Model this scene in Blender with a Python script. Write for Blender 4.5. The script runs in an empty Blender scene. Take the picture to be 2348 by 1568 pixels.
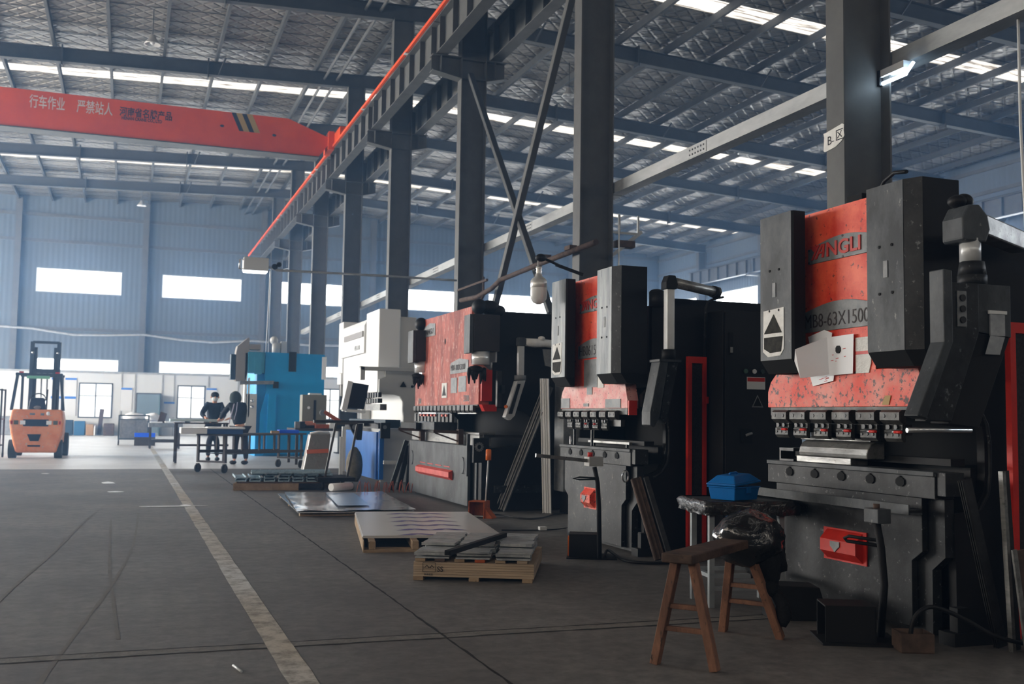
import bpy, math, random
from mathutils import Vector, Matrix
rnd = random.Random(7)
S = bpy.context.scene
C = S.collection
# ---------------------------------------------------------------- camera
cam_d = bpy.data.cameras.new('camera'); cam = bpy.data.objects.new('camera', cam_d); C.objects.link(cam)
S.camera = cam
cam_d.sensor_width = 36.0; cam_d.lens = 36.0 * 2380.0 / 2348.0
cam_d.clip_end = 400
_y, _p, _r = math.radians(20.209), math.radians(4.143), math.radians(0.844)
_f = Vector((math.sin(_y)*math.cos(_p), math.cos(_y)*math.cos(_p), math.sin(_p)))
_rt = Vector((math.cos(_y), -math.sin(_y), 0)); _up = _rt.cross(_f)
_r2 = _rt*math.cos(_r) + _up*math.sin(_r); _u2 = _up*math.cos(_r) - _rt*math.sin(_r)
_m = Matrix((( _r2.x, _u2.x, -_f.x), (_r2.y, _u2.y, -_f.y), (_r2.z, _u2.z, -_f.z))).to_4x4()
_m.translation = Vector((0, 0, 1.2)); cam.matrix_world = _m
cam_d.dof.use_dof = True; cam_d.dof.focus_distance = 7.5; cam_d.dof.aperture_fstop = 3.6
# ---------------------------------------------------------------- world, view, sampling limits
def lin(c):
    return tuple((v/255/12.92 if v/255 <= .04045 else ((v/255+.055)/1.055)**2.4) for v in c)
W = bpy.data.worlds.new('sky'); S.world = W; W.use_nodes = True
W.node_tree.nodes['Background'].inputs[0].default_value = (.75, .86, 1, 1)
W.node_tree.nodes['Background'].inputs[1].default_value = 1.0
_vs = W.node_tree.nodes.new('ShaderNodeVolumeScatter'); _vs.inputs['Color'].default_value = (.30, .56, 1.0, 1)
_vs.inputs['Density'].default_value = 0.0050; _vs.inputs['Anisotropy'].default_value = .68      # dusty blue air of the hall
W.node_tree.links.new(_vs.outputs[0], W.node_tree.nodes['World Output'].inputs['Volume'])
S.view_settings.view_transform = 'Standard'; S.view_settings.look = 'None'
S.view_settings.exposure = 1.15; S.view_settings.gamma = 1.0
cy = S.cycles
cy.max_bounces = 7; cy.diffuse_bounces = 3; cy.glossy_bounces = 3; cy.transmission_bounces = 3
cy.volume_bounces = 0; cy.transparent_max_bounces = 4
cy.sample_clamp_indirect = 3.0; cy.caustics_reflective = False; cy.caustics_refractive = False
cy.use_adaptive_sampling = True; cy.adaptive_threshold = 0.03; cy.use_denoising = True
cy.volume_max_steps = 64
WIN = 9.0              # far wall panes
SKYL = 1.2             # roof light strips
SIDE = 4.8; BACK_FILL = 2.6; DOORS = 15.0             # panes of the long left wall; fill light of the added back windows

# ---------------------------------------------------------------- materials
MATS = {}
def nodes_of(name):
    m = bpy.data.materials.new(name); m.use_nodes = True
    nt = m.node_tree
    return m, nt, nt.nodes['Principled BSDF']
def N(nt, t, **k):
    n = nt.nodes.new(t)
    for a, b in k.items(): setattr(n, a, b)
    return n
def mat(name, c, rough=.6, metal=0., c2=None, scale=6., amt=.5, bump=0., bscale=None, stretch=(1, 1, 1), spec=.25, detail=6):
    """plain paint / metal with blotchy wear between c and c2"""
    if name in MATS: return MATS[name]
    m, nt, b = nodes_of(name)
    b.inputs['Roughness'].default_value = rough; b.inputs['Metallic'].default_value = metal
    b.inputs['Specular IOR Level'].default_value = spec
    c = lin(c)
    if c2 is None and not bump:
        b.inputs['Base Color'].default_value = (*c, 1)
    else:
        tc = N(nt, 'ShaderNodeTexCoord'); mp = N(nt, 'ShaderNodeMapping'); mp.inputs['Scale'].default_value = stretch
        nt.links.new(tc.outputs['Object'], mp.inputs[0])
        if c2 is not None:
            no = N(nt, 'ShaderNodeTexNoise'); no.inputs['Scale'].default_value = scale; no.inputs['Detail'].default_value = detail
            no.inputs['Roughness'].default_value = .65
            nt.links.new(mp.outputs[0], no.inputs['Vector'])
            rp = N(nt, 'ShaderNodeValToRGB'); e = rp.color_ramp.elements
            e[0].position = .5-.25*(1-amt)-.08; e[1].position = .5+.25*(1-amt)+.08
            e[0].color = (*lin(c2), 1); e[1].color = (*c, 1)
            nt.links.new(no.outputs['Fac'], rp.inputs[0]); nt.links.new(rp.outputs[0], b.inputs['Base Color'])
            rr = N(nt, 'ShaderNodeMapRange'); rr.inputs['To Min'].default_value = min(1, rough+.12); rr.inputs['To Max'].default_value = max(.05, rough-.1)
            nt.links.new(no.outputs['Fac'], rr.inputs['Value']); nt.links.new(rr.outputs[0], b.inputs['Roughness'])
        else: b.inputs['Base Color'].default_value = (*c, 1)
        if bump:
            n2 = N(nt, 'ShaderNodeTexNoise'); n2.inputs['Scale'].default_value = bscale or scale*4; n2.inputs['Detail'].default_value = 4
            nt.links.new(mp.outputs[0], n2.inputs['Vector'])
            bp = N(nt, 'ShaderNodeBump'); bp.inputs['Strength'].default_value = bump; bp.inputs['Distance'].default_value = .02
            nt.links.new(n2.outputs['Fac'], bp.inputs['Height']); nt.links.new(bp.outputs[0], b.inputs['Normal'])
    MATS[name] = m
    return m
def emat(name, c, s):
    if name in MATS: return MATS[name]
    m = bpy.data.materials.new(name); m.use_nodes = True; nt = m.node_tree; nt.nodes.clear()
    e = N(nt, 'ShaderNodeEmission'); o = N(nt, 'ShaderNodeOutputMaterial')
    e.inputs[0].default_value = (*lin(c), 1); e.inputs[1].default_value = s
    nt.links.new(e.outputs[0], o.inputs[0]); MATS[name] = m
    return m

# ---------------------------------------------------------------- mesh building
class MB:
    def __init__(s): s.v = []; s.f = []; s.sm = []
    def add(s, vs, fs, smooth=False, M=None):
        o = len(s.v)
        s.v += [tuple(M @ Vector(p)) if M is not None else tuple(p) for p in vs]
        for f in fs: s.f.append([i+o for i in f]); s.sm.append(smooth)
        return s
    def box(s, x0, x1, y0, y1, z0, z1, M=None):
        return s.add([(x0,y0,z0),(x1,y0,z0),(x1,y1,z0),(x0,y1,z0),(x0,y0,z1),(x1,y0,z1),(x1,y1,z1),(x0,y1,z1)],
                     [(0,3,2,1),(4,5,6,7),(0,1,5,4),(1,2,6,5),(2,3,7,6),(3,0,4,7)], M=M)
    def bar(s, a, b, w, h, up=(0,0,1), ext=0.):
        """rectangular bar from a to b, w sideways, h along up"""
        a = Vector(a); b = Vector(b); d = (b-a).normalized(); a = a-d*ext; b = b+d*ext
        u = Vector(up); sd = d.cross(u)
        if sd.length < 1e-4: sd = d.cross(Vector((0,1,0)))
        sd.normalize(); u = sd.cross(d).normalized()
        q = [(-w/2,-h/2),(w/2,-h/2),(w/2,h/2),(-w/2,h/2)]
        return s.add([a+sd*i+u*j for i,j in q]+[b+sd*i+u*j for i,j in q], [(3,2,1,0),(4,5,6,7),(0,1,5,4),(1,2,6,5),(2,3,7,6),(3,0,4,7)])
    def cyl(s, a, b, r, r2=None, n=16, cap=True):
        a = Vector(a); b = Vector(b); r2 = r if r2 is None else r2
        d = (b-a).normalized(); t = Vector((0,0,1)) if abs(d.z) < .9 else Vector((1,0,0))
        u = d.cross(t).normalized(); w = d.cross(u)
        vs = []
        for c, q in ((a, r), (b, r2)):
            for i in range(n):
                an = 2*math.pi*i/n; vs.append(c+u*(q*math.cos(an))+w*(q*math.sin(an)))
        s.add(vs, [(i, i+n, (i+1)%n+n, (i+1)%n) for i in range(n)], True)
        if cap:
            s.add(vs, [tuple(range(n)), tuple(range(2*n-1, n-1, -1))])
        return s
    def tube(s, pts, r, n=8, close=False):
        pts = [Vector(p) for p in pts]; rings = []; m = len(pts); pu = None
        rr = r if isinstance(r, (list, tuple)) else [r]*m
        for i, p in enumerate(pts):
            d = (pts[min(i+1, m-1)]-pts[max(i-1, 0)]).normalized()
            if pu is None:
                t = Vector((0,0,1)) if abs(d.z) < .9 else Vector((1,0,0)); u = d.cross(t).normalized()
            else: u = (pu-d*pu.dot(d)).normalized()
            pu = u; w = d.cross(u)
            rings.append([p+u*(rr[i]*math.cos(2*math.pi*k/n))+w*(rr[i]*math.sin(2*math.pi*k/n)) for k in range(n)])
        vs = [v for q in rings for v in q]
        s.add(vs, [(i*n+k, i*n+(k+1)%n, (i+1)*n+(k+1)%n, (i+1)*n+k) for i in range(m-1) for k in range(n)], True)
        s.add(vs, [tuple(range(n-1, -1, -1)), tuple(range((m-1)*n, m*n))])
        return s
    def prism(s, poly, a, b, ax='x', M=None):
        """extrude polygon (2-D) from a to b along axis; poly coords are the other two axes in order"""
        def P(q, t):
            return {'x': (t, q[0], q[1]), 'y': (q[0], t, q[1]), 'z': (q[0], q[1], t)}[ax]
        n = len(poly); vs = [P(q, a) for q in poly]+[P(q, b) for q in poly]
        return s.add(vs, [tuple(range(n)), tuple(range(2*n-1, n-1, -1))]+[(i, i+n, (i+1)%n+n, (i+1)%n) for i in range(n)], M=M)
    def lathe(s, prof, c=(0,0,0), n=20, M=None):
        vs = [(c[0]+r*math.cos(2*math.pi*k/n), c[1]+r*math.sin(2*math.pi*k/n), c[2]+z) for r, z in prof for k in range(n)]
        m = len(prof)
        s.add(vs, [(i*n+k, i*n+(k+1)%n, (i+1)*n+(k+1)%n, (i+1)*n+k) for i in range(m-1) for k in range(n)], True, M)
        return s
    def ball(s, c, rx, ry=None, rz=None, n=12, M=None):
        ry = rx if ry is None else ry; rz = rx if rz is None else rz
        vs = [(c[0]+rx*math.sin(math.pi*i/n)*math.cos(2*math.pi*k/n), c[1]+ry*math.sin(math.pi*i/n)*math.sin(2*math.pi*k/n), c[2]+rz*math.cos(math.pi*i/n)) for i in range(n+1) for k in range(n)]
        s.add(vs, [(i*n+k, (i+1)*n+k, (i+1)*n+(k+1)%n, i*n+(k+1)%n) for i in range(n) for k in range(n)], True, M)
        return s
    def build(s, name, m, parent=None, bevel=0., M=None):
        me = bpy.data.meshes.new(name)
        off = Vector(parent['_o']) if parent is not None and '_o' in parent else Vector((0,0,0))
        vs = [Vector(p) for p in s.v]
        if M is not None: vs = [M @ p for p in vs]
        me.from_pydata([tuple(p-off) for p in vs], [], s.f)
        me.polygons.foreach_set('use_smooth', s.sm)
        me.validate(); me.update()
        import bmesh
        bm = bmesh.new(); bm.from_mesh(me); bmesh.ops.remove_doubles(bm, verts=bm.verts, dist=1e-5)
        bmesh.ops.recalc_face_normals(bm, faces=bm.faces); bm.to_mesh(me); bm.free()
        if isinstance(m, (list, tuple)):
            for q in m: me.materials.append(q)
        else: me.materials.append(m)
        o = bpy.data.objects.new(name, me); C.objects.link(o)
        if parent is not None:
            o.parent = parent; o['_o'] = parent['_o'] if '_o' in parent else (0., 0., 0.)
        KIDS['last'] = o
        if bevel:
            b = o.modifiers.new('edge', 'BEVEL'); b.width = bevel; b.segments = 2; b.limit_method = 'ANGLE'
            b.angle_limit = math.radians(40)
        return o
def tag(o, label, cat, group=None, kind=None):
    o['label'] = label; o['category'] = cat
    if group: o['group'] = group
    if kind: o['kind'] = kind
    return o
def thing(name, label, cat, loc=(0,0,0), group=None):
    o = bpy.data.objects.new(name, None); C.objects.link(o); o.location = loc; o.empty_display_size = .2
    o['_o'] = tuple(float(a) for a in loc)
    return tag(o, label, cat, group)
def solo(name, mb, m, label, cat, group=None, bevel=0., kind=None):
    return tag(mb.build(name, m, None, bevel), label, cat, group, kind)
def struct(name, mb, m, parent=None, bevel=0.):
    o = mb.build(name, m, parent, bevel)
    if parent is None: o['kind'] = 'structure'
    return o
KIDS = {}
def copy_tree(o, loc=None, label=None):
    """copy a thing with its parts and their sub-parts"""
    kids = {}
    for q in C.objects:
        if q.parent is not None: kids.setdefault(q.parent.name, []).append(q)
    def rec(a, par):
        c = a.copy(); C.objects.link(c); c.parent = par
        for k in kids.get(a.name, []): rec(k, c)
        return c
    r = rec(o, None)
    if loc is not None: r.location = loc
    if label: r['label'] = label
    return r
def text(name, s, size, m, parent, origin, right, up, ext=.002, align='LEFT', sx=1., shear=0., bold=0.):
    """raised lettering: origin is the lower-left corner, right / up are world directions"""
    cu = bpy.data.curves.new(name, 'FONT'); cu.body = s; cu.size = size; cu.extrude = ext; cu.align_x = align
    cu.shear = shear; cu.offset = bold; cu.resolution_u = 3
    cu.materials.append(m)
    tmp = bpy.data.objects.new(name, cu); C.objects.link(tmp)
    bpy.context.view_layer.update()
    me = bpy.data.meshes.new_from_object(tmp.evaluated_get(bpy.context.evaluated_depsgraph_get()))
    bpy.data.objects.remove(tmp); me.materials.clear(); me.materials.append(m)
    o = bpy.data.objects.new(name, me); C.objects.link(o)
    r = Vector(right).normalized(); u = Vector(up).normalized(); n = r.cross(u)
    M = Matrix(((r.x*sx, u.x, n.x), (r.y*sx, u.y, n.y), (r.z*sx, u.z, n.z))).to_4x4()
    off = Vector(parent['_o']) if parent is not None and '_o' in parent else Vector((0,0,0))
    M.translation = Vector(origin)-off
    me.transform(M)
    o.parent = parent; o['_o'] = parent['_o']
    return o
# ================================================================ the building
FY = lambda k: 8.04+6.09*k                      # frame planes
def zr(x): return 11.7+.036*(x-8) if x < 8 else 11.7-.05*(x-8)    # underside of rafters
XL, XR, YB, YF = -17.0, 30.3, -10.2, 56.4
steel = mat('grey painted steel', (94, 94, 92), .55, .0, (78, 78, 77), 3, .3)
steel_dark = mat('dark grey painted steel', (74, 75, 75), .6, .0, (60, 61, 61), 2.5, .3)
galv = mat('galvanised steel', (178, 180, 180), .42, .35, (140, 143, 144), 5, .4, stretch=(1, .3, 1))
# --- floor
def floor_mat():
    m, nt, b = nodes_of('worn concrete floor')
    tc = N(nt, 'ShaderNodeTexCoord'); L = nt.links.new
    n1 = N(nt, 'ShaderNodeTexNoise'); n1.inputs['Scale'].default_value = .55; n1.inputs['Detail'].default_value = 8; n1.inputs['Roughness'].default_value = .7
    mp = N(nt, 'ShaderNodeMapping'); mp.inputs['Scale'].default_value = (1, 1, 1); L(tc.outputs['Object'], mp.inputs[0]); L(mp.outputs[0], n1.inputs['Vector'])
    n2 = N(nt, 'ShaderNodeTexNoise'); n2.inputs['Scale'].default_value = 9; n2.inputs['Detail'].default_value = 9; n2.inputs['Roughness'].default_value = .75; L(mp.outputs[0], n2.inputs['Vector'])
    r1 = N(nt, 'ShaderNodeValToRGB'); e = r1.color_ramp.elements
    e[0].position = .32; e[1].position = .72; e[0].color = (*lin((82, 79, 77)), 1); e[1].color = (*lin((116, 112, 108)), 1); L(n1.outputs['Fac'], r1.inputs[0])
    r2 = N(nt, 'ShaderNodeValToRGB'); e = r2.color_ramp.elements
    e[0].position = .36; e[1].position = .62; e[0].color = (.55, .55, .55, 1); e[1].color = (1.25, 1.25, 1.25, 1); L(n2.outputs['Fac'], r2.inputs[0])
    mx = N(nt, 'ShaderNodeMix', data_type='RGBA', blend_type='MULTIPLY'); mx.inputs['Factor'].default_value = .95
    L(r1.outputs[0], mx.inputs[6]); L(r2.outputs[0], mx.inputs[7])
    # small dark chips and oil spots
    vo = N(nt, 'ShaderNodeTexNoise'); vo.inputs['Scale'].default_value = 24; vo.inputs['Detail'].default_value = 3
    m2 = N(nt, 'ShaderNodeMapping'); m2.inputs['Scale'].default_value = (.35, 1.2, 1); L(tc.outputs['Object'], m2.inputs[0]); L(m2.outputs[0], vo.inputs['Vector'])
    r3 = N(nt, 'ShaderNodeValToRGB'); e = r3.color_ramp.elements
    e[0].position = .26; e[1].position = .33; e[0].color = (.35, .33, .32, 1); e[1].color = (1, 1, 1, 1); L(vo.outputs['Fac'], r3.inputs[0])
    m3 = N(nt, 'ShaderNodeMix', data_type='RGBA', blend_type='MULTIPLY'); m3.inputs['Factor'].default_value = .8
    L(mx.outputs[2], m3.inputs[6]); L(r3.outputs[0], m3.inputs[7]); L(m3.outputs[2], b.inputs['Base Color'])
    rr = N(nt, 'ShaderNodeMapRange'); rr.inputs['To Min'].default_value = .5; rr.inputs['To Max'].default_value = .78; L(n2.outputs['Fac'], rr.inputs['Value']); L(rr.outputs[0], b.inputs['Roughness'])
    bp = N(nt, 'ShaderNodeBump'); bp.inputs['Strength'].default_value = .25; bp.inputs['Distance'].default_value = .01; L(n2.outputs['Fac'], bp.inputs['Height']); L(bp.outputs[0], b.inputs['Normal'])
    return m
YS = 23.3
struct('floor', MB().box(XL, XR, YB, YS, -.3, 0), floor_mat())
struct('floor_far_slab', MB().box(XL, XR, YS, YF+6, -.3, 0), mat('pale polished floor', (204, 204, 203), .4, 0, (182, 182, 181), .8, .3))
# joints: an expansion joint along the hall, a filled trench across it, painted lane line
crackm = mat('joint filler', (34, 32, 31), .9)
def wobble(a, b, n, amp, seed):
    r = random.Random(seed); out = []
    for i in range(n+1):
        t = i/n; out.append((a[0]+(b[0]-a[0])*t+r.uniform(-amp, amp), a[1]+(b[1]-a[1])*t+r.uniform(-amp, amp)))
    return out
def strip(mb, pts, w, z, ax):
    r = random.Random(3)
    vs = []
    for x, y in pts:
        q = w*(r.uniform(.6, 1.3) if w < .05 else r.uniform(.93, 1.05))/2
        vs += [(x-q, y, z), (x+q, y, z)] if ax == 'y' else [(x, y-q, z), (x, y+q, z)]
    n = len(pts)
    return mb.add(vs, [(2*i, 2*i+1, 2*i+3, 2*i+2) for i in range(n-1)])
struct('trim_1', strip(MB(), wobble((1.66, -2), (1.70, 23.2), 260, .004, 1), .016, .0015, 'y'), crackm)
mb = MB()
strip(mb, wobble((-16, 5.86), (12, 5.48), 280, .006, 2), .016, .0016, 'x'); strip(mb, wobble((-16, 5.75), (12, 5.36), 280, .006, 4), .018, .0016, 'x')
struct('trim_2', mb, crackm)
struct('trim_3', MB().add([(-16, 5.752, .001), (12, 5.366, .001), (12, 5.474, .001), (-16, 5.856, .001)], [(0, 1, 2, 3)]), mat('trench fill concrete', (128, 124, 118), .7, 0, (96, 93, 89), 12, .4, bump=.3))
def lane_mat():
    m, nt, b = nodes_of('worn lane paint'); L = nt.links.new
    tc = N(nt, 'ShaderNodeTexCoord'); no = N(nt, 'ShaderNodeTexNoise'); no.inputs['Scale'].default_value = 7; no.inputs['Detail'].default_value = 9; no.inputs['Roughness'].default_value = .75
    L(tc.outputs['Object'], no.inputs['Vector']); rp = N(nt, 'ShaderNodeValToRGB'); e = rp.color_ramp.elements
    e[0].position = .36; e[1].position = .56; e[0].color = (*lin((124, 119, 110)), 1); e[1].color = (*lin((204, 204, 200)), 1)
    n2 = N(nt, 'ShaderNodeTexNoise'); n2.inputs['Scale'].default_value = .35; L(tc.outputs['Object'], n2.inputs['Vector'])
    mx = N(nt, 'ShaderNodeMix', data_type='RGBA', blend_type='MULTIPLY'); mx.inputs['Factor'].default_value = 1
    r2 = N(nt, 'ShaderNodeValToRGB'); e = r2.color_ramp.elements; e[0].position = .4; e[1].position = .6; e[0].color = (*lin((228, 214, 194)), 1); e[1].color = (1, 1, 1, 1)
    L(n2.outputs['Fac'], r2.inputs[0]); L(no.outputs['Fac'], rp.inputs[0]); L(rp.outputs[0], mx.inputs[6]); L(r2.outputs[0], mx.inputs[7]); L(mx.outputs[2], b.inputs['Base Color'])
    b.inputs['Roughness'].default_value = .65
    return m
mb = MB(); strip(mb, [(.785, y*.25) for y in range(-20, 180)], .135, .002, 'y')
solo('lane_line', mb, lane_mat(), 'long worn cream lane line painted on the concrete floor', 'floor line')
# tyre marks
tyre = mat('tyre rubber mark', (62, 60, 58), .85)
# --- corrugated sheet material
def ribs(name, c, c2, axis, pitch, rough=.5, strength=.6):
    m, nt, b = nodes_of(name); L = nt.links.new
    tc = N(nt, 'ShaderNodeTexCoord'); wv = N(nt, 'ShaderNodeTexWave', wave_type='BANDS', bands_direction=axis, wave_profile='SIN')
    wv.inputs['Scale'].default_value = .314/pitch; L(tc.outputs['Object'], wv.inputs['Vector'])
    bp = N(nt, 'ShaderNodeBump'); bp.inputs['Strength'].default_value = strength; bp.inputs['Distance'].default_value = .03
    L(wv.outputs['Fac'], bp.inputs['Height']); L(bp.outputs[0], b.inputs['Normal'])
    no = N(nt, 'ShaderNodeTexNoise'); no.inputs['Scale'].default_value = .4; L(tc.outputs['Object'], no.inputs['Vector'])
    mx = N(nt, 'ShaderNodeMix', data_type='RGBA'); L(no.outputs['Fac'], mx.inputs['Factor']); mx.inputs[6].default_value = (*lin(c2), 1); mx.inputs[7].default_value = (*lin(c), 1)
    L(mx.outputs[2], b.inputs['Base Color']); b.inputs['Roughness'].default_value = rough
    return m
sheet = ribs('blue grey ribbed sheet', (88, 97, 104), (74, 83, 92), 'X', .25, .6, .22)
sheet_y = ribs('blue grey ribbed sheet side', (88, 98, 108), (74, 84, 96), 'Y', .25, .6, .35)
def wall_with_holes(name, m, axis, pos, a0, a1, z0, z1, holes, t=.1):
    """wall in the plane axis = pos, from a0 to a1, with rectangular holes (a, b, za, zb)"""
    mb = MB(); xs = sorted({a0, a1, *[h[0] for h in holes], *[h[1] for h in holes]}); zs = sorted({z0, z1, *[h[2] for h in holes], *[h[3] for h in holes]})
    for i in range(len(xs)-1):
        for j in range(len(zs)-1):
            cx, cz = (xs[i]+xs[i+1])/2, (zs[j]+zs[j+1])/2
            if any(h[0] < cx < h[1] and h[2] < cz < h[3] for h in holes): continue
            if axis == 'y': mb.box(xs[i], xs[i+1], pos, pos+t, zs[j], zs[j+1])
            else: mb.box(pos, pos+t, xs[i], xs[i+1], zs[j], zs[j+1])
    return struct(name, mb, m)
pane_far = emat('daylit pane', (232, 242, 255), WIN)
pane_side = emat('daylit pane side', (255, 243, 228), SIDE); pane_door = emat('daylit tall glazing', (250, 250, 250), DOORS)
frame_w = mat('white window frame', (210, 214, 218), .5)
WN = [0]
def window(axis, pos, a0, a1, z0, z1, n, pm, fr=.05, cross=False, fm=None):
    WN[0] += 1
    w = thing('window_%d' % WN[0], 'x', 'window', ((a0+a1)/2, pos, z0) if axis == 'y' else (pos, (a0+a1)/2, z0))
    del w['label'], w['category']; w['kind'] = 'structure'
    mb = MB(); pb = MB()
    def bx(q, a, b, c, d, p0, p1):
        q.box(a, b, pos+p0, pos+p1, c, d) if axis == 'y' else q.box(pos+p0, pos+p1, a, b, c, d)
    for (a, b, c, d) in ((a0, a1, z0, z0+fr), (a0, a1, z1-fr, z1), (a0, a0+fr, z0+fr, z1-fr), (a1-fr, a1, z0+fr, z1-fr)): bx(mb, a, b, c, d, -.02, .06)
    for i in range(1, n):
        x = a0+(a1-a0)*i/n; f = fr*(.8 if i*2 == n else .45); bx(mb, x-f/2, x+f/2, z0+fr, z1-fr, -.02, .06)
    if cross: bx(mb, a0+fr, a1-fr, z0+(z1-z0)*.62, z0+(z1-z0)*.62+fr*.5, -.02, .06)
    bx(pb, a0+fr*.5, a1-fr*.5, z0+fr*.5, z1-fr*.5, .03, .04)
    mb.build('window_frame', fm or frame_w, w); pb.build('pane', pm, w)
    return w
# far wall: two rows of long windows, pale partition below
ups = [(-4.54+5.95*k, -.54+5.95*k, 7.1, 8.3) for k in range(-2, 6)]
lows = [(-4.54+5.95*k, -.54+5.95*k, 3.2, 3.8) for k in range(-2, 6)]
ups = [u for u in ups if u[1] < 30]; lows = [u for u in lows if u[1] < 30]
wall_with_holes('wall_far', sheet, 'y', YF, XL, XR, 3.15, 12.6, ups+lows)
for h in ups+lows: window('y', YF, *h, 4, pane_far)
pw = [(-2.35, -.75, .85, 2.62), (2.35, 3.75, .85, 2.6), (9.5, 11, .9, 2.6), (14.5, 16.3, .9, 2.6)]
dr = [(.42, 1.5, 0, 2.1)]
offwhite = ribs('white partition panel', (206, 208, 208), (190, 193, 194), 'X', .5, .5, .15)
wall_with_holes('wall_far_partition', offwhite, 'y', YF-.12, XL, XR, 0, 3.15, pw+dr, .08)
pane_low = emat('bright office pane', (236, 243, 250), 1.0)
for h in pw: window('y', YF-.12, *h, 2, pane_low, .07, True, steel_dark)
d = thing('door_1', 'x', 'door', (.96, YF-.12, 0)); del d['label'], d['category']; d['kind'] = 'structure'
MB().box(.36, .42, YF-.16, YF-.02, 0, 2.16).box(1.5, 1.56, YF-.16, YF-.02, 0, 2.16).box(.42, 1.5, YF-.16, YF-.02, 2.1, 2.16).build('door_frame', steel_dark, d)
MB().box(1.46, 1.5, YF-.9, YF-.16, .02, 2.08).build('door_leaf', mat('teal door glass', (96, 120, 124), .25), d)
struct('wall_office_back', MB().box(XL, XR, YF+5.6, YF+5.7, 0, 3.2), mat('dim office wall', (128, 140, 142), .8))
struct('trim_4', MB().box(XL, XR, YF-.16, YF-.1, 3.1, 3.2), galv)
mb = MB()
for x in (-3.4, -.35, .3, 1.62, 2.2, 3.9, 5.4, 8, 12, 17, 20): mb.box(x-.03, x+.03, YF-.15, YF-.12, 0, 3.12)
struct('trim_5', mb, galv)
# left, right, back walls
lw = [(y, y+4.6, 4.2, 6.6) for y in (-8.5, -2.5, 3.5, 9.5, 15.5)] + [(y, y+5.0, 1.2, 6.6) for y in (24.5, 30.6, 36.7, 42.8, 49.0)]
wall_with_holes('wall_left', sheet_y, 'x', XL, YB, YF, 0, 11.5, lw)
for h in lw: window('x', XL+.02, *h, 4, pane_side if h[2] > 3 else pane_door)
rw = [(FY(k)+1.0, FY(k)+5.1, 6.9, 8.2) for k in range(-2, 8)]
wall_with_holes('wall_right', sheet_y, 'x', XR, YB, YF, 0, 11.3, rw)
for h in rw: window('x', XR-.02, *h, 5, pane_far)
bw = [(x, x+4.0, 6.6, 8.2) for x in (-14, -7.5, -1, 5.5, 12, 18.5, 24.5)]  # unseen windows behind the camera, added as fill light for faces toward it
wall_with_holes('wall_back', sheet, 'y', YB-.1, XL, XR, 0, 12.6, bw)
pane_back_fill = emat('fill light pane back', (255, 246, 234), BACK_FILL)
for h in bw: window('y', YB-.06, *h, 4, pane_back_fill)
# roof: foil insulation under sheets, light strips across the hall
def foil_mat():
    m, nt, b = nodes_of('quilted foil insulation'); L = nt.links.new
    tc = N(nt, 'ShaderNodeTexCoord')
    mp = N(nt, 'ShaderNodeMapping'); mp.inputs['Scale'].default_value = (.6, 2.6, 1); L(tc.outputs['Object'], mp.inputs[0])
    n1 = N(nt, 'ShaderNodeTexNoise'); n1.inputs['Scale'].default_value = 1.6; n1.inputs['Detail'].default_value = 6; n1.inputs['Distortion'].default_value = .8; L(mp.outputs[0], n1.inputs['Vector'])
    hs = []
    for a in (45, -45):
        mq = N(nt, 'ShaderNodeMapping'); mq.inputs['Rotation'].default_value = (0, 0, math.radians(a)); L(tc.outputs['Object'], mq.inputs[0])
        wv = N(nt, 'ShaderNodeTexWave', wave_type='BANDS', bands_direction='X', wave_profile='SIN'); wv.inputs['Scale'].default_value = .9; wv.inputs['Distortion'].default_value = .6
        L(mq.outputs[0], wv.inputs['Vector']); hs.append(wv)
    ad = N(nt, 'ShaderNodeMath', operation='MAXIMUM'); L(hs[0].outputs['Fac'], ad.inputs[0]); L(hs[1].outputs['Fac'], ad.inputs[1])
    pw_ = N(nt, 'ShaderNodeMath', operation='POWER'); pw_.inputs[1].default_value = 8; L(ad.outputs[0], pw_.inputs[0])
    sb = N(nt, 'ShaderNodeMath', operation='MULTIPLY_ADD'); sb.inputs[1].default_value = -.35; L(pw_.outputs[0], sb.inputs[0]); L(n1.outputs['Fac'], sb.inputs[2])
    bp = N(nt, 'ShaderNodeBump'); bp.inputs['Strength'].default_value = .9; bp.inputs['Distance'].default_value = .12; L(sb.outputs[0], bp.inputs['Height']); L(bp.outputs[0], b.inputs['Normal'])
    b.inputs['Base Color'].default_value = (*lin((128, 123, 115)), 1); b.inputs['Metallic'].default_value = .6; b.inputs['Roughness'].default_value = .34
    return m
foil = foil_mat()
RO = .66
SK = [(23.2+12.18*k-.40, 23.2+12.18*k+.40) for k in (-2, -1, 0, 1, 2)]
mb = MB()
ys = [YB] + [v for s_ in SK for v in s_] + [YF+.2]
for x0, x1 in ((XL, 8.), (8., XR+.1)):
    for i in range(0, len(ys), 2):
        a, b_ = ys[i], ys[i+1]; z0, z1 = zr(x0)+RO, zr(x1)+RO
        mb.add([(x0,a,z0),(x1,a,z1),(x1,b_,z1),(x0,b_,z0),(x0,a,z0+.08),(x1,a,z1+.08),(x1,b_,z1+.08),(x0,b_,z0+.08)], [(0,1,2,3),(7,6,5,4),(0,4,5,1),(2,6,7,3),(1,5,6,2),(0,3,7,4)])
struct('ceiling', mb, foil)
mb = MB()                                         # sheet seams and the wires carrying the foil
for i in range(0, 72):
    y = YB+.5+i*.92
    if y > YF: break
    if any(a-.2 < y < b_+.2 for a, b_ in SK): continue
    for x0, x1 in ((XL, 8.), (8., XR)):
        mb.bar((x0, y, zr(x0)+RO-.012), (x1, y, zr(x1)+RO-.012), .014, .012)
struct('trim_6', mb, steel_dark)
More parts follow.
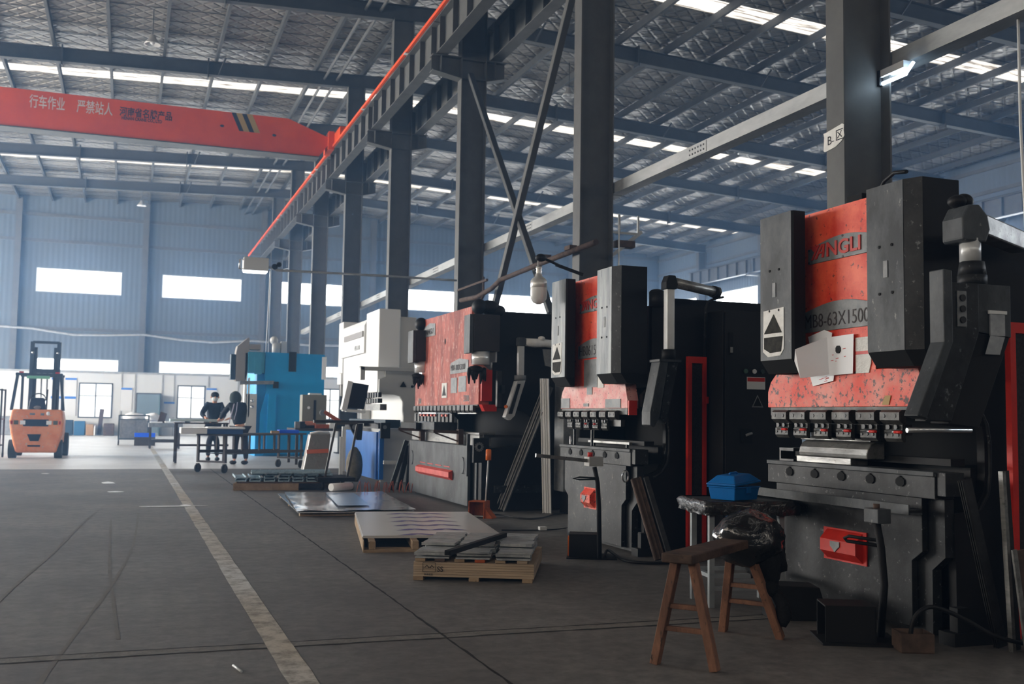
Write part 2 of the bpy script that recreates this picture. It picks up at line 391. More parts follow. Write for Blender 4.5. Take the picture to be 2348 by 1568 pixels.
def skylight_mat():
    m = bpy.data.materials.new('dirty translucent roof sheet'); m.use_nodes = True; nt = m.node_tree; nt.nodes.clear(); L = nt.links.new
    tc = N(nt, 'ShaderNodeTexCoord'); mp = N(nt, 'ShaderNodeMapping'); mp.inputs['Scale'].default_value = (.5, 7, 1); L(tc.outputs['Object'], mp.inputs[0])
    no = N(nt, 'ShaderNodeTexNoise'); no.inputs['Scale'].default_value = 1.6; no.inputs['Detail'].default_value = 7; no.inputs['Roughness'].default_value = .7; L(mp.outputs[0], no.inputs['Vector'])
    rp = N(nt, 'ShaderNodeValToRGB'); e = rp.color_ramp.elements; e[0].position = .42; e[1].position = .56; e[0].color = (.12, .10, .08, 1); e[1].color = (1, .98, .94, 1)
    L(no.outputs['Fac'], rp.inputs[0]); em = N(nt, 'ShaderNodeEmission'); L(rp.outputs[0], em.inputs[0]); em.inputs[1].default_value = SKYL
    o = N(nt, 'ShaderNodeOutputMaterial'); L(em.outputs[0], o.inputs[0]); return m
skm = skylight_mat()
ordn = ['nearest', 'second', 'third', 'fourth', 'fifth']
for i, (a, b_) in enumerate(SK):
    mb = MB()
    for x0, x1 in ((XL, 8.), (8., XR)):
        mb.add([(x0, a, zr(x0)+RO+.02), (x1, a, zr(x1)+RO+.02), (x1, b_, zr(x1)+RO+.02), (x0, b_, zr(x0)+RO+.02)], [(0, 1, 2, 3)])
    struct('window_roof_%d' % (i+1), mb, skm)
# --- portal frames
def hcol(mb, x, y, z0, z1, d=.55, w=.26, t=.02):
    mb.box(x, x+t, y-w/2, y+w/2, z0, z1); mb.box(x+d-t, x+d, y-w/2, y+w/2, z0, z1); mb.box(x+t, x+d-t, y-.006, y+.006, z0, z1)
ords = ['first', 'second', 'third', 'fourth', 'fifth', 'sixth', 'seventh', 'eighth']
XC = 6.2
col_lab = ['thick grey steel H column rising behind the nearest red press brake, paper sign taped on it',
 'grey steel H column rising behind the second press brake, diagonal brace beside it',
 'grey steel H column behind the faded red press brake, crossed braces start at its bracket',
 'grey steel H column between the white and the faded red press, fourth from the camera',
 'grey steel H column right behind the white press brake, fifth from the camera',
 'slim distant steel column above the blue machine, sixth from the camera',
 'slim distant steel column above the blue machine, seventh from the camera',
 'farthest steel column of the row, just before the far wall']
for k in range(-1, 8):
    y = FY(k)
    lab = col_lab[k] if k >= 0 else 'grey steel H column of the crane row standing nearest the camera'
    if k >= 0:
        t = thing('steel_column', lab, 'column', (XC+.275, y, 0), 'columns of the crane row')
        mb = MB(); hcol(mb, XC, y, 0, zr(XC+.3)+.02); mb.build('shaft', steel, t)
        br = MB()
        for x0, x1 in ((5.58, XC-.001), (XC+.551, 7.18)):
            br.box(x0, x1, y-.13, y+.13, 8.60, 8.62)
            xa, xb = (x0, x1) if x0 < 6 else (x1, x0)          # tip, root
            br.prism([(xa, 8.60), (xb, 8.60), (xb, 8.18), (xa, 8.29)], y-.006, y+.006, 'y')
            br.add([(xa, y-.13, 8.29), (xb, y-.13, 8.18), (xb, y+.13, 8.18), (xa, y+.13, 8.29), (xa, y-.13, 8.275), (xb, y-.13, 8.165), (xb, y+.13, 8.165), (xa, y+.13, 8.275)], [(0,1,2,3),(7,6,5,4),(0,4,5,1),(1,5,6,2),(2,6,7,3),(3,7,4,0)])
            xm = 5.77 if x0 < 6 else 6.94
            br.box(xm-.008, xm+.008, y-.125, y+.125, 8.28, 8.60)
        br.build('crane_bracket', steel, t)
        for z in (8.18, 8.6, 4.5, 4.65):
            pass
        MB().box(XC+.02, XC+.53, y-.12, y-.006, 8.18, 8.20).box(XC+.02, XC+.53, y-.12, y-.006, 8.58, 8.60).build('stiffener', steel, t)
        MB().box(XC-.1, XC+.65, y-.22, y+.22, 0, .03).build('base_plate', steel, t)
    # roof beam of the frame
    mb = MB()
    lab = ('grey roof beam crossing the hall over the %s column from the camera' % ords[k]) if k >= 0 else 'grey roof beam crossing the hall nearest overhead'
    for x0, x1 in ((XL+.1, 8.), (8., XR-.1)):
        z0, z1 = zr(x0), zr(x1); H_ = .42
        for (ya, yb, da, db) in ((y-.11, y+.11, 0, .016), (y-.11, y+.11, H_-.016, H_), (y-.006, y+.006, .016, H_-.016)):
            mb.add([(x0,ya,z0+da),(x1,ya,z1+da),(x1,yb,z1+da),(x0,yb,z0+da),(x0,ya,z0+db),(x1,ya,z1+db),(x1,yb,z1+db),(x0,yb,z0+db)], [(0,3,2,1),(4,5,6,7),(0,1,5,4),(1,2,6,5),(2,3,7,6),(3,0,4,7)])
    t = thing('roof_beam', lab, 'roof beam', (8, y, 11.7), 'beams across the roof')
    mb.build('beam', steel_dark, t)
    pl = MB()
    for x in (-2.2, 13.4, 24.5, 1.9): pl.box(x-.02, x+.02, y-.15, y+.15, zr(x)-.1, zr(x)+.5)
    pl.build('splice_plate', steel_dark, t)
    fb = MB()
    for x in (2.2, 10.2, 17.5): fb.bar((x, y-.1, zr(x)+.0), (x+.18, y-.42, zr(x)+.46), .04, .04)
    fb.build('fly_brace', steel_dark, t)
    # right wall column with its own crane bracket
    t = thing('wall_column', 'blue-grey steel column on the right wall under the %s roof beam' % (ords[k] if k >= 0 else 'nearest'), 'column', (XR-.3, y, 0), 'columns along the right wall')
    mb = MB(); hcol(mb, XR-.62, y, 0, zr(XR)-.0, .5, .28); mb.build('shaft', steel, t)
    MB().box(28.95, XR-.63, y-.13, y+.13, 8.5, 8.62).build('crane_bracket', steel, t)
# purlins
for i in range(31):
    x = -16.1+i*1.52
    if abs(x-8) < .1: x += .2
    mb = MB(); z = zr(x)+.42
    for a, b_, c, d in ((-.04, .04, .0, .012), (-.04, .04, .2, .212), (-.04, -.028, .012, .2)): mb.box(x+a, x+b_, YB, YF, z+c, z+d)
    n = i+1
    solo('roof_purlin', mb, steel_dark, 'thin grey roof purlin, number %d counted from the left wall' % n, 'purlin', 'purlins under the roof sheets')
for x0, xx in ((5.45, 0), (5.85, 0)):
    mb = MB(); mb.cyl((x0, YB, zr(x0)+.22), (x0, YF, zr(x0)+.22), .045, n=8)
    solo('tie_pipe', mb, steel, 'round tie pipe under the roof, %s of the pair beside the column row' % ('left' if x0 < 5.6 else 'right'), 'pipe', 'tie pipes under the roof')
# far wall columns and rails
for x, nm in ((-5.42, 'left edge of the photo, behind the forklift'), (.53, 'centre between the two long window pairs'), (6.48, 'end of the column row'), (12.43, 'right of the column row end'), (18.38, 'second right of the column row end'), (24.3, 'near the right far corner'), (-11.37, 'far left, outside the lane')):
    mb = MB(); mb.box(x-.14, x+.14, YF-.32, YF-.30, 3.2, zr(x)+.5).box(x-.14, x+.14, YF-.03, YF-.005, 3.2, zr(x)+.5).box(x-.01, x+.01, YF-.3, YF-.03, 3.2, zr(x)+.5)
    solo('gable_column', mb, steel, 'steel gable column on the far wall, %s' % nm, 'column', 'columns on the far wall')
mb = MB()
for z in (5.2, 9.6, 10.9): mb.box(XL, XR, YF-.06, YF-.005, z, z+.16)
struct('trim_7', mb, steel)
mb = MB()
for z in (1.5, 5.2, 6.6, 9.9, 10.8): mb.box(XR-.08, XR-.005, YB, YF, z, z+.14)
struct('trim_8', mb, steel)
tm = mat('faint tyre mark', (98, 94, 90), .75, 0, (118, 114, 109), 5, .3)
for i, (pts, lab) in enumerate((([(.16, 13.2), (.15, 12.46), (.09, 10.05), (-.04, 8.01), (-.19, 6.43), (-.30, 5.31), (-.34, 4.8)], 'longest faint curved tyre mark on the near floor left of the lane'),
        ([(-.13, 12.5), (-.09, 8.94), (-.03, 6.8), (.0, 5.9)], 'short straight tyre mark between the two curved ones'),
        ([(-.30, 13.4), (-.38, 12.57), (-.55, 9.59), (-.66, 8.18), (-.74, 6.9)], 'faint tyre mark curving out toward the left photo edge'))):
    out = []
    P_ = [Vector((a, b, 0)) for a, b in pts]
    for k in range(len(P_)-1):
        p0, p1, p2, p3 = P_[max(k-1, 0)], P_[k], P_[k+1], P_[min(k+2, len(P_)-1)]
        for s in range(10):
            u = s/10; q = .5*((2*p1)+(-p0+p2)*u+(2*p0-5*p1+4*p2-p3)*u*u+(-p0+3*p1-3*p2+p3)*u**3); out.append((q.x, q.y))
    mb = MB(); strip(mb, out, .022, .0011+.0004*i, 'y'); solo('tyre_mark', mb, tm, lab, 'tyre mark', 'tyre marks on the near floor')
# ================================================================ crane runways, crane, services
orange_red = mat('crane orange red', (234, 88, 34), .5, 0, (214, 74, 32), 1.5, .3)
white_p = mat('white plastic', (214, 216, 216), .45)
black_r = mat('black rubber', (22, 22, 24), .55)
chrome = mat('bright steel', (200, 202, 204), .18, .9)
def runway(xc, sides, lab, grp):
    w = thing('crane_runway_beam', lab % 'nearest', 'crane beam', (xc, FY(-1)+.02, 8.63), grp)
    a, b = FY(-1)+.02, FY(0)-.02
    MB().box(xc-.125, xc+.125, a, b, 8.622, 8.64).box(xc-.15, xc+.15, a, b, 9.33, 9.35).box(xc-.006, xc+.006, a, b, 8.64, 9.33).build('beam', steel, w)
    n = 7
    for i in range(n):
        y = a+.3+i*(b-a-.6)/(n-1)
        m = MB()
        for s in sides: m.box(min(xc+s*.006, xc+s*.115), max(xc+s*.006, xc+s*.115), y-.006, y+.006, 8.64, 9.33)
        m.build('stiffener', steel, w)
    MB().box(xc-.03, xc+.03, a, b+.04, 9.352, 9.43).build('crane_rail', steel_dark, w)
    seg = ['second nearest', 'third nearest', 'fourth nearest', 'fifth nearest', 'sixth nearest', 'seventh nearest', 'eighth nearest', 'farthest']
    for k in range(0, 7):
        copy_tree(w, (xc, FY(k)+.02, 8.63), lab % seg[k])
runway(5.775, (-1, 1), 'grey crane beam bay above the aisle side of the columns, %s bay', 'crane beams on the aisle side')
runway(6.945, (-1, 1), 'grey crane beam bay behind the column row, %s bay', 'crane beams on the machine side')
runway(29.2, (-1,), 'blue-grey crane beam bay along the right wall, %s bay', 'crane beams along the right wall')
t = thing('conductor_rail', 'long orange-red conductor rail running above the aisle side crane beam', 'power rail', (5.6, 20, 9.4))
MB().box(5.565, 5.625, FY(-1), YF-1.2, 9.37, 9.44).build('rail', orange_red, t)
mb = MB()
for y in (13, 17.5, 22.4, 27, 34.4, 35.2, 43, 44): mb.box(5.55, 5.74, y-.06, y+.06, 9.352, 9.37)
mb.build('rail_clip', white_p, t)
# overhead travelling crane
t = thing('overhead_crane', 'orange-red overhead crane girder with white and black lettering spanning the aisle', 'crane', (0, 31.7, 9.1))
gy0, gy1 = 31.5, 32.0
gx = -16.2
MB().prism([(gx, 9.08), (5.18, 9.08), (5.6, 9.66), (4.25, 10.16), (gx, 10.16)], gy0, gy1, 'y').build('girder', orange_red, t)
MB().box(gx, 5.2, gy0-.04, gy1+.04, 9.05, 9.08).build('bottom_flange', steel, t)
MB().box(5.62, 5.93, 30.4, 33.2, 9.46, 9.80).box(5.45, 5.62, 31.3, 32.2, 9.3, 9.86).build('end_carriage', orange_red, t)
for y in (30.7, 32.9): MB().cyl((5.72, y, 9.56), (5.83, y, 9.56), .13, n=20).build('wheel', steel_dark, t)
paintw = mat('faded white lettering', (224, 208, 202), .6); paintk = mat('faded black lettering', (70, 40, 42), .6)
text('lettering', '行车作业', .40, paintw, t, (-2.93, gy0-.003, 9.70), (1, 0, -.0), (0, 0, 1), .001, sx=.58, bold=.004)
text('lettering', '严禁站人', .40, paintw, t, (-1.70, gy0-.003, 9.70), (1, 0, -.0), (0, 0, 1), .001, sx=.60, bold=.004)
text('lettering', '河南省名牌产品', .28, paintk, t, (-.56, gy0-.003, 9.73), (1, 0, 0), (0, 0, 1), .001, sx=.74, bold=.006)
text('lettering', 'HENAN CRANE CO., LTD', .13, paintk, t, (-.50, gy0-.003, 9.60), (1, 0, 0), (0, 0, 1), .001, sx=.75, bold=.004)
tanp = mat('hazard tan', (176, 146, 92), .6); blkp = mat('hazard black', (38, 38, 48), .6)
x = 2.56
for i, w_ in enumerate((.13, .17, .14, .17)):
    MB().prism([(x, 10.155), (x+w_, 10.155), (x+w_+.24, 9.62), (x+.24, 9.62)], gy0-.006, gy0-.001, 'y').build('hazard_stripe', blkp if i % 2 == 0 else tanp, t)
    x += w_
for x, z in ((2.3, 9.72), (3.83, 9.6)): MB().ball((x, gy0, z), .06, .004, .04, 8).build('stain', blkp, t)
# galvanised box beams between the columns
seg = ['nearest the camera', 'between the two columns flanking the nearest press', 'starting at the third column', 'fourth of the line', 'fifth of the line', 'sixth of the line', 'last of the line']
for k in range(-1, 6):
    mb = MB().box(6.77, 6.97, FY(k)+.02, FY(k+1)-.02, 4.60, 4.765)
    t = thing('tie_beam', 'pale galvanised tie beam joining the columns at mid height, %s' % ['nearest the camera', 'first bay behind the nearest column', 'second bay behind the nearest column', 'third bay', 'fourth bay', 'fifth bay', 'farthest bay'][k+1], 'tie beam', (6.87, FY(k)+.02, 4.60), 'tie beams between the columns')
    mb.build('beam', galv, t)
    if k >= 0:
        sp = MB().box(6.764, 6.77, FY(k)+3.3, FY(k)+3.78, 4.61, 4.755)
        sp.build('splice_plate', galv, t)
        for i in range(6):
            for j in range(2):
                bo = MB(); bo.cyl((6.758, FY(k)+3.36+i*.07, 4.65+j*.062), (6.765, FY(k)+3.36+i*.07, 4.65+j*.062), .013, n=8)
                bo.build('bolt', steel_dark, t)
# crossed braces between second and third column
for a, b, lab, nm in (((6.33, 20.05, 8.25), (6.33, 14.35, 1.5), 'dark angle iron brace sloping down from the third column to the second', 0),
                 ((6.27, 14.32, 8.3), (6.27, 20.0, .75), 'pale wide brace sloping down from the second column behind the faded press', 1)):
    mb = MB(); mb.bar(a, b, .012, .12 if nm else .09, up=(0, 1, .8)); A = Vector(a); B = Vector(b)
    d = (B-A).normalized(); nrm = Vector((1, 0, 0)).cross(d).normalized()
    if nrm.y > 0: nrm = -nrm
    off = nrm*(.06 if nm else .045)
    mb.bar(A+off+Vector((.05, 0, 0)), B+off+Vector((.05, 0, 0)), .1, .01, up=nrm)
    solo('brace', mb, steel if nm else steel_dark, lab, 'brace')
# fluorescent tube under the nearest tie beam
t = thing('tube_light', 'lit bluish fluorescent tube under the pale beam right of the nearest column', 'light', (6.75, 7.75, 4.58))
MB().box(6.70, 6.80, 7.68, 8.30, 4.53, 4.598).build('housing', white_p, t)
MB().cyl((6.73, 7.68, 4.47), (6.73, 8.28, 4.47), .018, n=10).build('tube', emat('tube glow', (205, 232, 255), 14.), t)
MB().cyl((6.73, 7.58, 4.55), (6.73, 7.68, 4.475), .016, n=10).build('tube_end', emat('tube glow end', (190, 225, 255), 6.), t)
MB().box(6.69, 6.80, 8.0, 8.05, 4.45, 4.598).build('clip', black_r, t)
mb = MB().tube([(6.90, 6.53, 4.60), (6.89, 6.52, 3.7), (6.90, 6.50, 2.9), (6.9, 6.49, 2.4)], .012)
solo('hanging_cable', mb, white_p, 'white electric cable hanging straight down at the right edge', 'cable')
# high bay lamps
k = 0
lamp_white = mat('lamp shade aluminium', (200, 200, 198), .35, .5)
for (x, y, lab) in ((.24, 29.1, 'round high bay lamp under the roof at the top left of the photo'), (.24, 52.6, 'small distant high bay lamp near the far wall top'), (12.37, 28.85, 'round high bay lamp beside the third column, right of the diagonal brace'), (21.1, 32.7, 'round high bay lamp far right under the roof')):
    t = thing('high_bay_lamp', lab, 'lamp', (x, y, 11.1), 'high bay lamps')
    MB().lathe([(.02, .22), (.07, .2), (.1, .1), (.2, -.02), (.22, -.06), (.2, -.06), (.09, .08), (0, .1)], (x, y, 11.15), 20).build('shade', lamp_white, t)
    MB().ball((x, y, 11.16), .07, n=10).build('bulb', white_p, t)
    MB().cyl((x, y, 11.35), (x, y, zr(x)+.655), .012, n=6).build('rod', steel_dark, t)
# work lamp on a pole reaching from the third column over the aisle
t = thing('work_lamp', 'boxy white work lamp at the end of a horizontal pole above the aisle', 'lamp', (2.15, 20, 3.8))
MB().box(1.93, 2.39, 19.85, 20.15, 3.88, 4.13).build('housing', white_p, t, .015)
MB().box(1.95, 2.37, 19.87, 20.13, 3.86, 3.88).build('tube', emat('lamp glow', (240, 246, 255), 4.), t)
MB().tube([(1.93, 19.9, 4.08), (1.86, 19.9, 4.08), (1.86, 19.9, 3.9), (1.93, 19.9, 3.9)], .018).build('bracket', chrome, t)
MB().tube([(2.4, 20.0, 3.98), (2.55, 20.0, 3.93), (4.7, 20.05, 3.955), (6.18, 20.1, 3.96)], .022).build('pole', galv, t)
MB().ball((2.52, 20, 3.99), .06, n=10).ball((2.6, 20, 4.04), .05, n=8).build('clamp', black_r, t)
MB().tube([(2.44, 20.05, 3.92), (2.45, 20.1, 3.80), (3.60, 29.95, 2.95)], .012).build('cable', white_p, t)
# rusty service pipe between the columns
rust = mat('rusty brown steel', (96, 78, 68), .8, 0, (58, 48, 44), 8, .5)
mb = MB().tube([(6.1, 13.2, 3.68), (6.1, 15.2, 3.66), (6.1, 17.2, 3.62), (6.1, 17.7, 3.52), (6.12, 18.6, 3.46), (6.12, 19.6, 3.5)], .045, 8)
mb.tube([(6.12, 18.1, 3.5), (6.12, 19.3, 2.9)], .03, 6)
mb.bar((6.12, 18.0, 3.72), (6.12, 19.8, 3.72), .04, .04).bar((6.12, 18.2, 3.80), (6.12, 18.2, 3.5), .03, .03)
mb.box(6.04, 6.16, 15.0, 15.3, 3.70, 3.76).box(6.04, 6.16, 14.0, 14.2, 3.70, 3.76)
solo('service_pipe', mb, rust, 'rusty brown service pipe between the second and third columns', 'pipe')
# small steel bracket with a camera on the second column
t = thing('wall_bracket', 'thin steel bracket with struts on the right side of the second column', 'bracket', (6.8, 14.1, 3.6))
MB().bar((6.76, 14.1, 3.56), (6.76, 14.1, 4.15), .04, .04).bar((6.76, 14.1, 4.02), (7.25, 14.1, 4.02), .03, .03).bar((6.78, 14.1, 3.66), (7.28, 14.1, 4.06), .05, .04, up=(0, 1, 0)).bar((6.9, 14.1, 4.0), (6.9, 14.1, 4.3), .03, .03).bar((7.22, 14.1, 4.0), (7.22, 14.1, 4.3), .03, .03).build('frame', galv, t)
MB().box(6.85, 7.15, 14.05, 14.2, 3.80, 3.90).build('bar', rust, t)
mb = MB().tube([(6.80, 13.9, 4.1), (6.80, 13.9, 3.3), (6.78, 13.85, 2.6), (6.77, 13.8, 2.2)], .012)
solo('drop_cable', mb, white_p, 'white cable running down the right side of the second column', 'cable')
# paper sign on the nearest column
paper = mat('creased white paper', (240, 240, 238), .7, 0, (216, 216, 214), 14, .4, bump=.3)
ink = mat('black ink', (30, 30, 32), .7)
t = thing('paper_sign', 'creased white paper sign reading B area taped on the nearest column', 'sign', (6.19, 8.05, 3.9))
xs = 6.2-.004
def ysc(v): return v
MB().prism([(7.905, 3.985), (7.93, 4.00), (8.05, 3.985), (8.18, 3.97), (8.21, 3.97), (8.20, 3.93), (8.21, 3.80), (8.19, 3.785), (8.03, 3.80), (7.935, 3.84), (7.90, 3.88), (7.91, 3.93)], xs-.003, xs, 'x').build('sheet', paper, t)
text('lettering', 'B', .12, ink, t, (xs-.005, 8.15, 3.84), (0, -1, 0), (0, 0, 1), .0008)
text('lettering', '区', .12, ink, t, (xs-.005, 8.03, 3.86), (0, -1, 0), (0, 0, 1), .0008)
mb = MB().bar((xs-.004, 8.08, 3.862), (xs-.004, 8.05, 3.862), .002, .006)
mb.build('lettering', ink, t)
# hose hung along the far wall and wall notices
mb = MB().tube([(-9, YF-.35, 5.35), (-6.4, YF-.35, 5.28), (-4.6, YF-.35, 5.22), (-2.7, YF-.35, 4.98), (-1.2, YF-.35, 5.02), (.6, YF-.35, 5.12), (2.4, YF-.35, 4.93), (4.0, YF-.35, 4.86), (6, YF-.35, 5.02), (9, YF-.35, 4.9), (14, YF-.35, 5.0), (20, YF-.35, 5.0)], .06)
solo('hose', mb, galv, 'pale hose slung in shallow waves along the far wall', 'hose')
post_w = mat('notice sheet', (206, 208, 210), .6); post_b = mat('notice blue header', (52, 110, 190), .6)
for x, z0, z1, lab in ((-3.35, .95, 2.85, 'tall pale notice board with blue headers right of the forklift, left one'), (-2.72, .95, 2.85, 'tall pale notice board with blue headers right of the forklift, right one'), (-.1, 1.25, 2.42, 'pale notice with blue header between left window and door'), (1.98, .95, 1.75, 'lower pale notice with blue header right of the door'), (4.05, 1.2, 2.5, 'pale notice with blue header right of the second low window')):
    t = thing('notice_board', lab, 'notice', (x, YF-.14, z0), 'notices on the far partition')
    MB().box(x-.27, x+.27, YF-.155, YF-.125, z0, z1).build('sheet', post_w, t)
    hb = MB().box(x-.26, x+.26, YF-.162, YF-.156, z1-.12, z1-.02)
    if z1-z0 > 1.5: hb.box(x-.26, x+.26, YF-.162, YF-.156, z0+.84, z0+.96)
    hb.build('header', post_b, t)
# ================================================================ press brakes
def worn(name, c, c2, c3, sc=3., rough=.5, st=(1, 1, 1), chips=.36, metal=0., drip=0.):
    m, nt, b = nodes_of(name); L = nt.links.new; b.inputs['Specular IOR Level'].default_value = .22
    tc = N(nt, 'ShaderNodeTexCoord'); mp = N(nt, 'ShaderNodeMapping'); mp.inputs['Scale'].default_value = st; L(tc.outputs['Object'], mp.inputs[0])
    n1 = N(nt, 'ShaderNodeTexNoise'); n1.inputs['Scale'].default_value = sc; n1.inputs['Detail'].default_value = 7; n1.inputs['Roughness'].default_value = .68; L(mp.outputs[0], n1.inputs['Vector'])
    r1 = N(nt, 'ShaderNodeValToRGB'); e = r1.color_ramp.elements; e[0].position = .38; e[1].position = .62; e[0].color = (*lin(c2), 1); e[1].color = (*lin(c), 1); L(n1.outputs['Fac'], r1.inputs[0])
    n2 = N(nt, 'ShaderNodeTexNoise'); n2.inputs['Scale'].default_value = sc*7; n2.inputs['Detail'].default_value = 6; n2.inputs['Roughness'].default_value = .7; L(mp.outputs[0], n2.inputs['Vector'])
    r2 = N(nt, 'ShaderNodeValToRGB'); e = r2.color_ramp.elements; e[0].position = chips; e[1].position = chips+.05; e[0].color = (1, 1, 1, 1); e[1].color = (0, 0, 0, 1); L(n2.outputs['Fac'], r2.inputs[0])
    mx = N(nt, 'ShaderNodeMix', data_type='RGBA'); L(r2.outputs[0], mx.inputs['Factor']); L(r1.outputs[0], mx.inputs[6]); mx.inputs[7].default_value = (*lin(c3), 1)
    L(mx.outputs[2], b.inputs['Base Color']); b.inputs['Metallic'].default_value = metal
    rr = N(nt, 'ShaderNodeMapRange'); rr.inputs['To Min'].default_value = rough+.15; rr.inputs['To Max'].default_value = rough-.12; L(n1.outputs['Fac'], rr.inputs['Value']); L(rr.outputs[0], b.inputs['Roughness'])
    bp = N(nt, 'ShaderNodeBump'); bp.inputs['Strength'].default_value = .15; bp.inputs['Distance'].default_value = .01; L(n2.outputs['Fac'], bp.inputs['Height']); L(bp.outputs[0], b.inputs['Normal'])
    return m
red_p = worn('worn red press paint', (248, 104, 70), (220, 58, 36), (104, 42, 38), 3.2, .42, chips=.345)
red_low = worn('rubbed pink red paint', (226, 128, 112), (230, 70, 46), (70, 44, 42), 3.6, .45, chips=.40)
red_pink = worn('rubbed pale pink paint', (232, 176, 172), (226, 128, 122), (96, 66, 60), 5, .45, chips=.36)
red_old = worn('faded brownish red paint', (206, 108, 92), (142, 68, 60), (210, 168, 156), 3.2, .6, (1, 1, .3), chips=.38)
red_trim = mat('clean red paint', (214, 48, 32), .45, 0, (176, 34, 28), 5, .4)
dk = worn('worn charcoal paint', (44, 46, 48), (22, 23, 25), (96, 98, 100), 3.5, .5, chips=.34)
dk_l = worn('scuffed grey paint', (76, 80, 84), (46, 49, 52), (120, 124, 126), 3.2, .5, (1, 1, .6), chips=.31)
dk_wood = worn('streaky grey wrapped cover', (150, 156, 160), (84, 92, 98), (60, 64, 70), 5, .42, (1, 1, .14), chips=.34)
blk = mat('near black paint', (20, 20, 22), .65, 0, (11, 11, 13), 3, .4)
blk2 = mat('matt black inside', (9, 9, 10), .8)
tool = worn('oiled tool steel', (78, 78, 76), (46, 46, 45), (28, 27, 26), 8, .42, chips=.38, metal=.2)
tool_d = mat('dark clamp steel', (62, 61, 61), .4, .5, (40, 40, 41), 12, .5)
raw = worn('scratched raw steel', (150, 150, 148), (104, 104, 103), (70, 66, 62), 7, .34, (1, .3, 1), chips=.34, metal=.6)
plate_m = worn('dull name plate metal', (132, 134, 136), (110, 113, 116), (84, 86, 88), 9, .5, chips=.28, metal=.1)
engr = mat('engraved dark', (54, 46, 46), .6)
red_in = mat('red plate enamel', (196, 58, 50), .5)
alu = mat('white aluminium tube', (206, 208, 208), .35, .25, (180, 182, 184), 6, .4)
dialm = mat('socket dark', (30, 30, 32), .4)
orangep = mat('orange plastic', (224, 112, 44), .45)

def arch(y0, y1, z0, z1, rise, n=10):
    """plate outline with an arched top edge, in (y, z)"""
    p = [(y0, z0), (y1, z0)]
    for i in range(n+1):
        t = i/n; p.append((y1+(y0-y1)*t, z1+rise*math.sin(math.pi*t)))
    return p
def octo(c0, c1, r0, r1=None):
    r1 = r1 or r0; k = .45
    return [(c0-r0, c1-r1*k), (c0-r0*k, c1-r1), (c0+r0*k, c1-r1), (c0+r0, c1-r1*k), (c0+r0, c1+r1*k), (c0+r0*k, c1+r1), (c0-r0*k, c1+r1), (c0-r0, c1+r1*k)]
def clamp_unit(t, y, w, x, zt, low, handle, hm=red_trim):
    """one punch clamp: upper block, lower block, screws, lever"""
    b = MB().prism([(x+.05, zt), (x+.02, zt), (x, zt-.015), (x, zt-.06), (x+.03, zt-.085), (x+.05, zt-.085)], y, y+w, 'y').build('clamp_block', tool, t)
    for f in (.22, .78): MB().cyl((x-.003, y+w*f, zt-.036), (x+.006, y+w*f, zt-.036), .011, n=10).build('clamp_screw', dialm, b)
    if low:
        b = MB().prism([(x+.05, zt-.087), (x+.028, zt-.087), (x+.028, zt-.115), (x+.02, zt-.12), (x+.02, zt-.165), (x+.035, zt-.185), (x+.05, zt-.185)], y+w*.04, y+w*.9, 'y').build('punch_holder', tool, t)
        for f in (.28, .66): MB().cyl((x+.012, y+w*f, zt-.1), (x+.03, y+w*f, zt-.1), .014, n=10).build('holder_screw', dialm, b)
        for f in (.2, .5, .8): MB().cyl((x+.016, y+w*f, zt-.145), (x+.022, y+w*f, zt-.145), .008, n=8).build('small_screw', dialm, b)
    if handle:
        b = MB().cyl((x+.005, y+w*.6, zt-.128), (x-.02, y-.02, zt-.128), .006, n=8).build('clamp_lever', chrome, t)
        MB().cyl((x-.012, y+w*.15, zt-.128), (x-.026, y-w*.28, zt-.128), .0085, n=8).build('lever_grip', hm, b)

